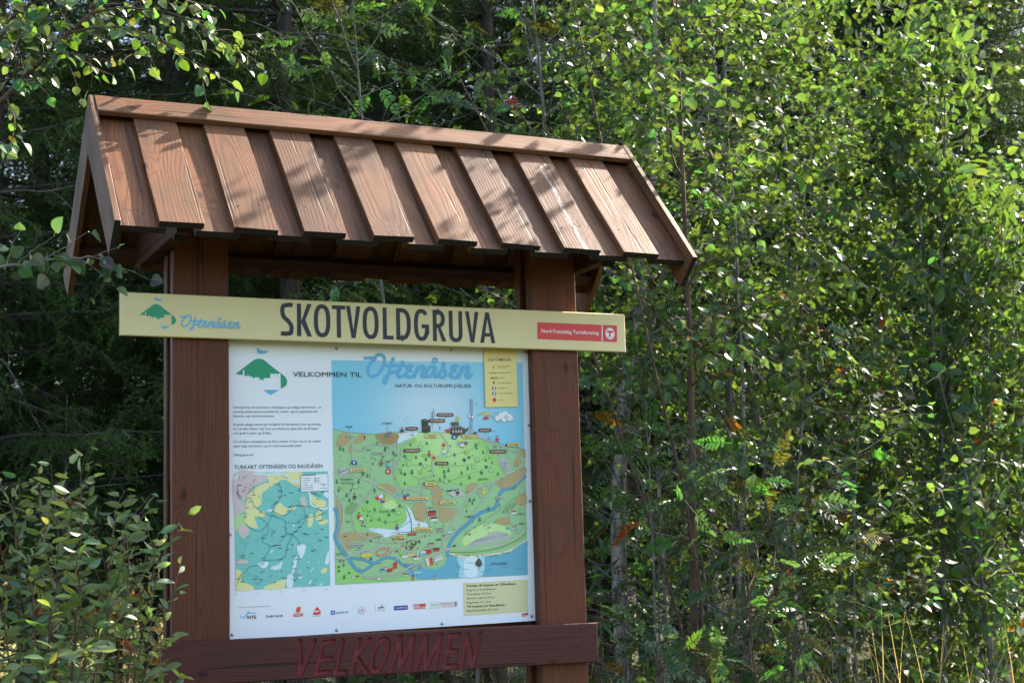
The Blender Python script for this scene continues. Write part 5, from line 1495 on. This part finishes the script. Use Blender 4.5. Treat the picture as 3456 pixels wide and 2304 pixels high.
# ------------------------------------------------------------------ ground and far hillside
def ground():
    rs = np.concatenate([np.linspace(0, 14, 15), np.linspace(16, 60, 23), np.array([70, 80, 90, 105, 125, 160, 220, 320, 480])])
    na = 96; V = []; rng = np.random.default_rng(2)
    for r in rs:
        for k in range(na):
            a = k / na * 2 * math.pi
            x, y = CAM[0] + r * math.sin(a), CAM[1] + r * math.cos(a)
            f = np.clip((y - 22) / 60, 0, 1)
            z = f * f * (3 - 2 * f) * (9.5 + 2.0 * math.sin(x * .03)) + 0.05 * math.sin(x * 1.3) * math.cos(y * 1.1) * min(1, r / 8)
            z += 4.0 * np.clip((r - 120) / 360, 0, 1)
            V.append((x, y, z - 0.05))
    i, k = np.meshgrid(np.arange(len(rs) - 1), np.arange(na), indexing='ij')
    a = (i * na + k).ravel(); b = (i * na + (k + 1) % na).ravel()
    me = mesh_np('ground', V, np.column_stack([a, a + na, b + na, b]), smooth=True)
    m = NT('forest_floor_and_meadow')
    tc = m.n('TexCoord').outputs['Object']
    n1 = m.noise(tc, 1.3, 6, .65); n2 = m.noise(tc, 14, 4, .6); n3 = m.noise(tc, .09, 3, .5)
    floor = m.ramp(n1, [(.35, (0.035, 0.030, 0.016)), (.55, (0.05, 0.062, 0.02)), (.7, (0.10, 0.085, 0.04))])
    mead = m.ramp(n3, [(.35, (0.10, 0.13, 0.03)), (.5, (0.24, 0.21, 0.07)), (.65, (0.13, 0.16, 0.04))])
    yy = m.n('SeparateXYZ', ins={0: tc}).outputs[1]
    far = m.math('DIVIDE', m.math('SUBTRACT', yy, 17.0), 6.0, clamp=True)
    xx = m.n('SeparateXYZ', ins={0: tc}).outputs[0]
    far = m.math('MULTIPLY', far, m.math('DIVIDE', m.math('SUBTRACT', m.math('MULTIPLY', yy, 0.42), xx), 6.0, clamp=True))
    c = m.mix(far, floor, mead)
    c = m.mix(1.0, c, m.ramp(n2, [(.3, (.6, .6, .6)), (.7, (1.2, 1.2, 1.2))]), 'MULTIPLY')
    b_ = m.n('Bump', ins={'Strength': .8, 'Distance': .05, 'Height': n2})
    me.materials.append(m.out(m.n('BsdfPrincipled', ins={'Base Color': c, 'Roughness': .95, 'Specular IOR Level': .1, 'Normal': b_.outputs[0]}).outputs[0]))
    o = link('ground', me); o['kind'] = 'structure'; o['label'] = 'forest floor and the sunlit meadow slope beyond the trees'
ground()

# ------------------------------------------------------------------ spruces behind the board
rs = np.random.default_rng(21)
SPA = spruce_parts(rs, 13.0, 0.105, 1.3, 2.1, 1.05)
SPB = spruce_parts(rs, 11.0, 0.095, 1.8, 1.9, 1.05)
SPC = spruce_parts(rs, 5.0, 0.06, 0.3, 1.1, 1.0, dead=False)
for i, (u, d, v, rot, sc, lab) in enumerate((
        (-40, 11.0, SPA, 0.3, 1.0, 'dark spruce at the very left behind the birch branches'),
        (255, 14.5, SPB, 1.9, 1.15, 'spruce behind the left gable of the board, its trunk low beside the post'),
        (415, 12.0, SPA, 2.6, 1.05, 'spruce whose trunk shows just above the left end of the roof ridge'),
        (690, 11.0, SPB, 4.0, 1.1, 'spruce whose dark trunk rises above the middle of the roof'),
        (880, 13.5, SPA, 5.2, 1.0, 'spruce behind the left rowan above the roof'),
        (1130, 12.5, SPB, 0.9, 1.1, 'spruce between the two rowans above the roof'),
        (1350, 14.5, SPA, 3.4, 1.05, 'spruce behind the right rowan and the right roof end'),
        (1620, 15.0, SPB, 2.2, 1.2, 'spruce deep behind the bright birch crowns'),
        (1900, 16.0, SPA, 1.2, 1.1, 'spruce farther back behind the middle of the birch thicket'),
        (2165, 16.5, SPB, 5.6, 1.2, 'spruce in the dark gap above the upright willow shoots'),
        (2330, 18.0, SPA, 4.4, 1.1, 'dark spruce at the right edge behind the willow'),
        (110, 14.0, SPB, 3.1, 1.1, 'spruce behind the left edge branches, farther back'),
        (560, 16.5, SPA, 0.7, 1.1, 'spruce deep in the gap between the two trunks above the roof'),
        (1010, 17.5, SPB, 2.9, 1.2, 'distant spruce behind the slim rowan'),
        (1480, 18.5, SPB, 5.0, 1.2, 'distant spruce behind the pale birch stem'),
        (1770, 19.0, SPA, 0.1, 1.2, 'distant spruce behind the full birch'),
        (2050, 18.0, SPA, 2.4, 1.1, 'distant spruce behind the leaning birch'),
        (2260, 17.0, SPB, 0.4, 1.1, 'distant spruce behind the right willow'),
        (60, 24.0, SPA, 0.5, 1.2, 'far spruce behind the others at the left edge'),
        (470, 22.0, SPB, 5.5, 1.4, 'far spruce filling the gap left of the roof middle'),
        (790, 21.0, SPA, 3.0, 1.2, 'far spruce filling the gap right of the middle trunk'),
        (1230, 22.0, SPA, 1.0, 1.3, 'far spruce behind the berry rowan'),
        (640, 19.0, SPB, 0.2, 1.35, 'far spruce right behind the middle trunk'),
        (960, 23.0, SPA, 2.1, 1.45, 'far spruce above the slim rowan'),
        (1090, 20.0, SPB, 4.4, 1.4, 'far spruce between the rowans, deep in the wood'),
        (1400, 24.0, SPA, 0.8, 1.5, 'far spruce above the pale birch'),
        (1560, 21.0, SPB, 3.7, 1.5, 'far spruce above the right roof end'),
        (1700, 25.0, SPA, 5.1, 1.5, 'far spruce behind the leafy birch'),
        (1860, 23.0, SPB, 1.5, 1.5, 'far spruce behind the thicket middle'),
        (2010, 24.0, SPA, 3.9, 1.5, 'far spruce right of the thicket middle'),
        (2200, 22.0, SPB, 2.7, 1.5, 'far spruce above the right willows'),
        (2375, 22.0, SPB, 1.7, 1.2, 'spruce cut by the right edge, behind the dark one'),
        (2300, 19.5, SPA, 2.2, 1.3, 'far spruce filling the top right corner'),
        (2440, 24.0, SPB, 5.9, 1.4, 'far spruce mostly beyond the right edge'),
        (830, 16.0, SPB, 1.3, 1.2, 'spruce behind the roof middle, left of the slim rowan'),
        (-330, 13.5, SPA, 0.9, 1.05, 'spruce just beyond the left edge of the picture'),
        (-560, 15.0, SPB, 2.0, 1.15, 'spruce well outside the left edge of the picture'),
        (-230, 19.0, SPA, 3.3, 1.2, 'deep-standing spruce outside the left edge of the picture'),
        (340, 17.0, SPA, 4.9, 1.05, 'distant spruce behind the left post'))):
    spruce(v, spot(u, d), rot, sc, lab)
spruce(SPC, spot(2130, 10.5), 1.0, .42, 'young green spruce low at the right under the willow', 'young spruces', 'young_spruce')
spruce(SPC, spot(150, 10.0), 2.0, .55, 'young spruce low at the left behind the leafy bush', 'young spruces', 'young_spruce')

# ------------------------------------------------------------------ birches and rowans at the right
rb = np.random.default_rng(33)
BL = (SH_BIRCH, SH_BIRCH_F); WL = (SH_WILLOW, SH_WILLOW_F); SL_ = (SH_SALLOW, SH_SALLOW_F); RW = (SH_ROWAN, SH_ROWAN)
GREENB = (0.056, 0.095, 0.028)
birches = [
    (1590, 7.5, 6.0, .022, M_BARK_YOUNG, .85, 34, (.34, 1), 'young birch with dark red-brown stem just right of the roof end', 170, (-.02, 0)),
    (1432, 9.0, 6.6, .050, M_BARK_BIRCH, 1.10, 34, (.32, 1), 'pale-barked birch with curved stem close behind the right post', 60, (.01, 0)),
    (1715, 10.0, 6.6, .034, M_BARK_GREY, 1.35, 54, (.20, 1), 'leafy birch behind the red-brown birch stem', 110, (0, 0)),
    (1850, 9.6, 6.4, .030, M_BARK_GREY, 1.45, 62, (.16, 1), 'full birch in the middle of the thicket right of the board', 190, (.02, 0)),
    (1990, 10.2, 5.9, .032, M_BARK_GREY, 1.35, 56, (.16, 1), 'birch with leaning grey stem right of the thicket middle', 150, (.05, 0)),
    (1930, 12.5, 7.6, .040, M_BARK_BIRCH, 1.5, 40, (.25, 1), 'taller birch farther back in the thicket', 40, (0, 0)),
    (1640, 12.5, 8.0, .040, M_BARK_BIRCH, 1.3, 38, (.30, 1), 'tall birch in the back above the right roof end', 40, (0, 0)),
    (2290, 11.5, 4.2, .030, M_BARK_GREY, 1.1, 30, (.12, .95), 'birch in the shade at the right edge', 60, (0, 0)),
]
low = [(1800, 7.9, 2.7, 'low birch sapling with spreading sprays in front of the thicket', 110), (1950, 8.0, 2.4, 'low birch sapling before the leaning birch', 90), (1500, 8.6, 2.2, 'small birch sapling behind the right post', 40)]
for (u, d, H, lab, sg) in low:
    broadleaf('birch_sapling', lab, 'birch', spot(u, d), H, .012, np.random.default_rng(u + 3), BL, M_BIRCH_LEAF, M_BARK_GREY, 'birch', .050, (0.058, 0.098, 0.030), (.40, 1), .75, 16, .35, .28, .034, sg, (0, 0), .004, 13, 'low birch saplings', flat=1.0, hang=.3)
PATHS = {1590: [at(1594, 1400, 7.5), at(1590, 1000, 7.5), at(1580, 680, 7.5), at(1566, 350, 7.5), at(1556, 60, 7.5), at(1550, -260, 7.5)],
         1432: [at(1422, 1300, 9.0), at(1428, 1000, 9.0), at(1445, 830, 9.0), at(1482, 640, 9.0), at(1500, 400, 9.0), at(1505, 100, 9.0), at(1500, -250, 9.0)]}
for (u, d, H, r0, bk, Lm, nb, cr, lab, sg, ln) in birches:
    broadleaf('birch_tree', lab, 'birch', spot(u, d), H, r0, np.random.default_rng(u), BL, M_BIRCH_LEAF, bk, 'birch', .055, GREENB, cr, Lm, int(nb * .85), .50, .34, .031, sg, ln, .0012, 17, 'birches right of the board', stems=2, path=PATHS.get(u))
willows = [
    (2120, 9.2, 4.3, .022, 'upright willow shoots with broad leaves before the dark spruces', 200),
    (2265, 9.0, 4.3, .022, 'willow with tall leafy shoots at the right edge', 200),
    (2030, 9.6, 3.4, .020, 'willow between the leaning birch and the upright shoots', 120),
    (2335, 9.8, 3.4, .020, 'shaded willow cut by the right edge', 60)]
for (u, d, H, r0, lab, sg) in willows:
    broadleaf('willow_bush', lab, 'willow', spot(u, d), H, r0, np.random.default_rng(u), WL, M_WILLOW_LEAF, M_BARK_GREY, 'willow', .080, (0.056, 0.095, 0.027), (.10, 1), .95, 28, 2.0, .32, .038, sg, (0, 0), .004, 17, 'willows at the right', hang=-.45, flat=.3, tipup=.8, twlift=.5)
rowans = [
    (938, 7.6, 5.0, .015, 'slim rowan rising behind the middle of the roof ridge', .62, 30, (.60, 1), 90, .0),
    (1290, 8.2, 5.6, .024, 'rowan with red berries behind the right half of the roof', 1.05, 38, (.50, 1), 110, .02),
    (1075, 8.6, 3.6, .014, 'rowan with yellowing leaves seen between roof and name board', .7, 16, (.60, 1), 50, .15),
    (1735, 6.9, 1.95, .010, 'yellow-green rowan sapling right of the red-brown birch stem', .6, 18, (.38, 1), 90, .03),
    (1480, 7.6, 2.6, .012, 'rowan saplings with glossy leaves beside the right post', .7, 22, (.35, 1), 90, .01),
    (1640, 8.0, 2.9, .012, 'rowan with arched glossy leaves behind the red-brown stem', .8, 18, (.30, 1), 60, .01),
    (1840, 7.4, 1.65, .010, 'low rowan at the bottom with pale glossy leaves', .65, 20, (.30, 1), 60, .03),
    (1900, 9.2, 2.9, .012, 'rowan turning orange in the shade of the thicket', .7, 14, (.30, 1), 40, .55),
    (2080, 9.5, 2.6, .012, 'rowan with a few red leaves under the willows', .7, 12, (.30, 1), 40, .35),
    (1400, 8.6, 2.3, .012, 'shaded rowan low behind the right post', .75, 14, (.25, 1), 40, .02),
    (1560, 6.8, 1.25, .010, 'small rowan at the bottom edge right of the welcome plank', .5, 12, (.35, 1), 50, .02),
    (640, 7.8, 1.35, .009, 'low sapling under the welcome plank towards the left post', .5, 12, (.4, 1), 20, .02),
    (900, 7.6, 1.40, .009, 'low sapling under the middle of the welcome plank', .5, 12, (.4, 1), 20, .04),
    (1150, 7.5, 1.45, .009, 'low sapling under the welcome plank towards the right post', .5, 14, (.4, 1), 30, .03),
    (330, 8.6, 1.6, .010, 'orange rowan low at the left behind the leafy bush', .5, 8, (.40, 1), 30, .8)]
RAC_ = ((0.36, 0.10, 0.015), (0.34, 0.17, 0.02), (0.30, 0.04, 0.02), (0.38, 0.26, 0.03))
for (u, d, H, r0, lab, Lm, nb, cr, sg, aut) in rowans:
    broadleaf('rowan_tree', lab, 'rowan', spot(u, d), H, r0, np.random.default_rng(u + 7), RW, M_ROWAN_LEAF, M_BARK_GREY if H > 2 else M_BARK_YOUNG, 'rowan', .140, (0.040, 0.082, 0.028), cr, Lm, nb, .7, .20, .065, sg, (0, 0), aut, 6, 'rowans', hang=.35, flat=.7, var=.32)


# ------------------------------------------------------------------ leafy branches reaching in from the left
def reach(name, label, cat, base_xy, H, r0, limbs, rng, shape, mat, bark, key, leaf, col, spacing, tw, group=None, side_gap=.10, singles=300, autumn=.012, hang=.55, flat=.5, trunk=True, twlift=-.3, side_t0=.2, face=(0, 0, 0)):
    """a tree whose limbs are laid out one by one; limbs: [(points, start radius, leafy from)]"""
    base = np.array([base_xy[0], base_xy[1], 0.0])
    root = empty(name, base); tag(root, label, cat, group)
    B = Tubes(); LV = Leaves()
    if trunk:
        T = Tubes(); P = limb(rng, base + (0, 0, -.1), (0, 0, 1), H, 12, .06, .1)
        T.add(P - base, r0 * (1 - np.linspace(0, 1, 13) * .85), 9); link('trunk', T.mesh('trunk'), root, bark)
    for pts, r, t0 in limbs:
        P = smooth_path(pts, 6); n = len(P)
        P = P + np.cumsum(rng.normal(0, .0022, P.shape), axis=0)
        B.add(P - base, r * (1 - np.linspace(0, 1, n) * .8), 6)
        L = np.linalg.norm(np.diff(P, axis=0), axis=1).sum()
        if t0 >= 1: continue
        add_twig_leaves(rng, LV, P, spacing * 1.3, leaf, col, autumn, t0=t0, hang=hang, flat=flat, face=face)
        m = int(L * (1 - t0) / side_gap)
        Xs, Ds = along(P, np.linspace(max(t0, side_t0), .97, max(m, 1)))
        for x, d in zip(Xs, Ds):
            Q = limb(rng, x, unit(d * .8 + rng.normal(0, .55, 3)), tw * rng.uniform(.4, 1.2), 4, .3, twlift)
            B.add(Q - base, np.linspace(.0018, .0008, 5), 4)
            add_twig_leaves(rng, LV, Q, spacing, leaf, col, autumn, hang=hang, flat=flat, face=face)
    link('branches', B.mesh('branches'), root, bark)
    put_leaves(root, base, LV, shape[0], shape[1], mat, key, singles)
    return root


def pts(L): return [at(u, v, d) for u, v, d in L]
rn = np.random.default_rng(5)
bx = spot(-330, 6.2)
z0 = lambda z, du=0: np.array([bx[0], bx[1], z])
reach('birch_tree', 'birch whose sunlit branch hangs into the top left corner', 'birch', bx, 7.0, .06, [
    ([z0(2.2), at(-60, 330, 6.1), at(31, 213, 6.0), at(100, 140, 5.95), at(207, 30, 5.9), at(270, -50, 5.9)], .016, .42),
    (pts([(207, 30, 5.9), (300, 18, 5.8), (400, 36, 5.75), (470, 72, 5.7), (530, 120, 5.7)]), .005, .1),
    (pts([(165, 72, 5.9), (260, 62, 5.85), (340, 80, 5.8), (410, 125, 5.75), (485, 170, 5.75)]), .005, .1),
    (pts([(120, 122, 5.95), (190, 124, 5.9), (285, 142, 5.85)]), .004, .15),
    (pts([(290, 20, 5.85), (360, -10, 5.8), (470, 20, 5.8)]), .004, .2),
    (pts([(60, 178, 6.0), (45, 100, 5.9), (70, 40, 5.9), (60, -20, 5.9)]), .005, .1),
    (pts([(31, 213, 6.0), (40, 150, 5.85), (10, 60, 5.8), (-20, 10, 5.8)]), .005, .1),
    (pts([(20, 225, 6.0), (28, 270, 5.9), (18, 325, 5.9)]), .003, .1),
    (pts([(100, 140, 5.95), (150, 60, 5.9), (130, 0, 5.85)]), .004, .1),
    ([z0(3.6), at(-60, 130, 6.0), at(20, 40, 5.95), at(120, -30, 5.9)], .008, .4)],
    rn, BL, M_BIRCH_LEAF, M_BARK_YOUNG, 'birch', .052, (0.060, 0.102, 0.024), .032, .17, 'birches at the left', autumn=.001, side_gap=.047, face=(-.1, -.7, 0))
bx = spot(-170, 5.3)
reach('alder_sapling', 'sapling reaching round green leaves in front of the left gable end', 'sapling', bx, 3.6, .022, [
    ([np.array([bx[0], bx[1], 2.1]), at(-40, 640, 5.25), at(60, 602, 5.2), at(140, 590, 5.2), at(205, 585, 5.2), at(245, 592, 5.2), at(262, 602, 5.2)], .006, .28),
    (pts([(100, 594, 5.2), (160, 560, 5.15), (215, 520, 5.15)]), .0025, .2),
    (pts([(40, 606, 5.2), (90, 570, 5.15), (130, 545, 5.15)]), .0025, .2),
    (pts([(10, 620, 5.2), (30, 570, 5.2), (60, 535, 5.2)]), .0025, .2),
    ([np.array([bx[0], bx[1], 2.7]), at(-60, 420, 5.3), at(-10, 330, 5.3), at(28, 330, 5.3)], .004, .6)],
    np.random.default_rng(8), BL, M_BIRCH_LEAF, M_BARK_GREY, 'alder', .056, (0.050, 0.085, 0.032), .036, .11, 'saplings', side_gap=.075, hang=.5, flat=.3, face=(-.2, -.9, 0))

# the leafy bush at the lower left, in front of the left post
bb = spot(120, 5.0)
stems = []
rs2 = np.random.default_rng(14)
for (u, v, d) in ((85, 1075, 5.0), (200, 1090, 5.05), (130, 1180, 4.9), (30, 1150, 4.95), (265, 1215, 5.0), (310, 1310, 4.9), (360, 1275, 4.85), (330, 1255, 5.0), (60, 1280, 4.8), (180, 1290, 4.8), (10, 1240, 4.9), (370, 1450, 4.75), (260, 1400, 4.8), (120, 1420, 4.7), (20, 1400, 4.75), (350, 1480, 4.75), (200, 1500, 4.65), (-40, 1200, 4.9), (300, 1180, 5.3), (230, 1330, 5.2), (150, 1150, 5.3)):
    tip = at(u, v, d); foot = np.array([bb[0] + rs2.normal(0, .10), bb[1] + rs2.normal(0, .10), -.05])
    mid = foot * .5 + tip * .5 + np.array([rs2.normal(0, .05), rs2.normal(0, .05), .10]); mid[:2] = foot[:2] * .62 + tip[:2] * .38
    stems.append(([foot, foot * .75 + mid * .25 + rs2.normal(0, .01, 3), mid, mid * .4 + tip * .6 + np.array([0, 0, .02]), tip], .008, .42))
reach('willow_bush', 'grey-green leafy willow bush before the foot of the left post', 'willow', bb, 1, .02, stems, rs2, SL_, M_SALLOW_LEAF, M_BARK_YOUNG, 'sallow', .052, (0.105, 0.145, 0.060), .024, .20, 'willows', side_gap=.07, hang=.15, flat=.3, trunk=False, twlift=.2, side_t0=.4, autumn=.01)

# berries on the rowan behind the roof
def berries():
    c0 = at(1176, 238, 7.6); rg = np.random.default_rng(1)
    t = (1 + 5 ** .5) / 2
    ico = unit(np.array([(-1, t, 0), (1, t, 0), (-1, -t, 0), (1, -t, 0), (0, -1, t), (0, 1, t), (0, -1, -t), (0, 1, -t), (t, 0, -1), (t, 0, 1), (-t, 0, -1), (-t, 0, 1)], float))
    F = np.array([(0, 11, 5), (0, 5, 1), (0, 1, 7), (0, 7, 10), (0, 10, 11), (1, 5, 9), (5, 11, 4), (11, 10, 2), (10, 7, 6), (7, 1, 8), (3, 9, 4), (3, 4, 2), (3, 2, 6), (3, 6, 8), (3, 8, 9), (4, 9, 5), (2, 4, 11), (6, 2, 10), (8, 6, 7), (9, 8, 1)])
    p = rg.normal(0, 1, (110, 3)); p = unit(p) * rg.uniform(.3, 1, (110, 1)) ** .5 * np.array([.040, .040, .030])
    W, G, C = scatter((ico, F), p, np.tile(np.eye(3), (110, 1, 1)), np.full(110, .0056), np.ones((110, 4)))
    me = mesh_np('berry_cluster', W, G, smooth=True)
    M = plain('rowan_berry', (0.26, 0.010, 0.008), .3, 0, .6)
    r = [o for o in bpy.data.objects if o.get('label', '').startswith('rowan with red berries')][0]
    o = link('berry_cluster', me, r, M, Matrix.Translation(Vector(c0) - r.location)); o['kind'] = 'stuff'
berries()


def dry_grass():
    rg = np.random.default_rng(9); V = []; F = []; C = []
    def blade(x, y, h, w, lean, col):
        n = 6; a = rg.uniform(0, 6.28); d = np.array([math.cos(a), math.sin(a), 0]); s = np.array([-d[1], d[0], 0]) * w / 2; b = len(V)
        for i in range(n + 1):
            t = i / n; p = np.array([x, y, 0]) + d * lean * h * t * t + np.array([0, 0, h * t * (1 - .2 * lean * t)])
            ww = (1 - t) ** .6 + .12
            V.extend([p - s * ww, p + s * ww]); C.extend([col, col])
        for i in range(n): F.append((b + 2 * i, b + 2 * i + 1, b + 2 * i + 3, b + 2 * i + 2))
    for i in range(2600):
        u = rg.uniform(-100, 2450); d = rg.uniform(5.8, 13)
        x, y = spot(u, d)
        k = rg.uniform(.6, 1.2)
        col = (0.10 * k, 0.11 * k, 0.03 * k, 1) if rg.random() < .6 else (0.24 * k, 0.18 * k, 0.08 * k, 1)
        blade(x, y, rg.uniform(.4, .95) * (1 + .25 * (d > 9)), .007, rg.uniform(.1, .7), col)
    for u, d, h in [(rg.uniform(1900, 2340), rg.uniform(6.6, 8.5), rg.uniform(1.05, 1.40)) for _ in range(36)] + [(rg.uniform(1000, 1200), 6.8, 1.2) for _ in range(5)]:
        x, y = spot(u, d); blade(x, y, h, .006, rg.uniform(.05, .35), (0.34, 0.26, 0.12, 1))
    me = mesh_np('grass', V, np.array(F), color=np.array(C))
    o = link('grass', me, None, M_GRASS); tag(o, 'tall dry and green grass under the trees', 'grass', kind='stuff')
dry_grass()
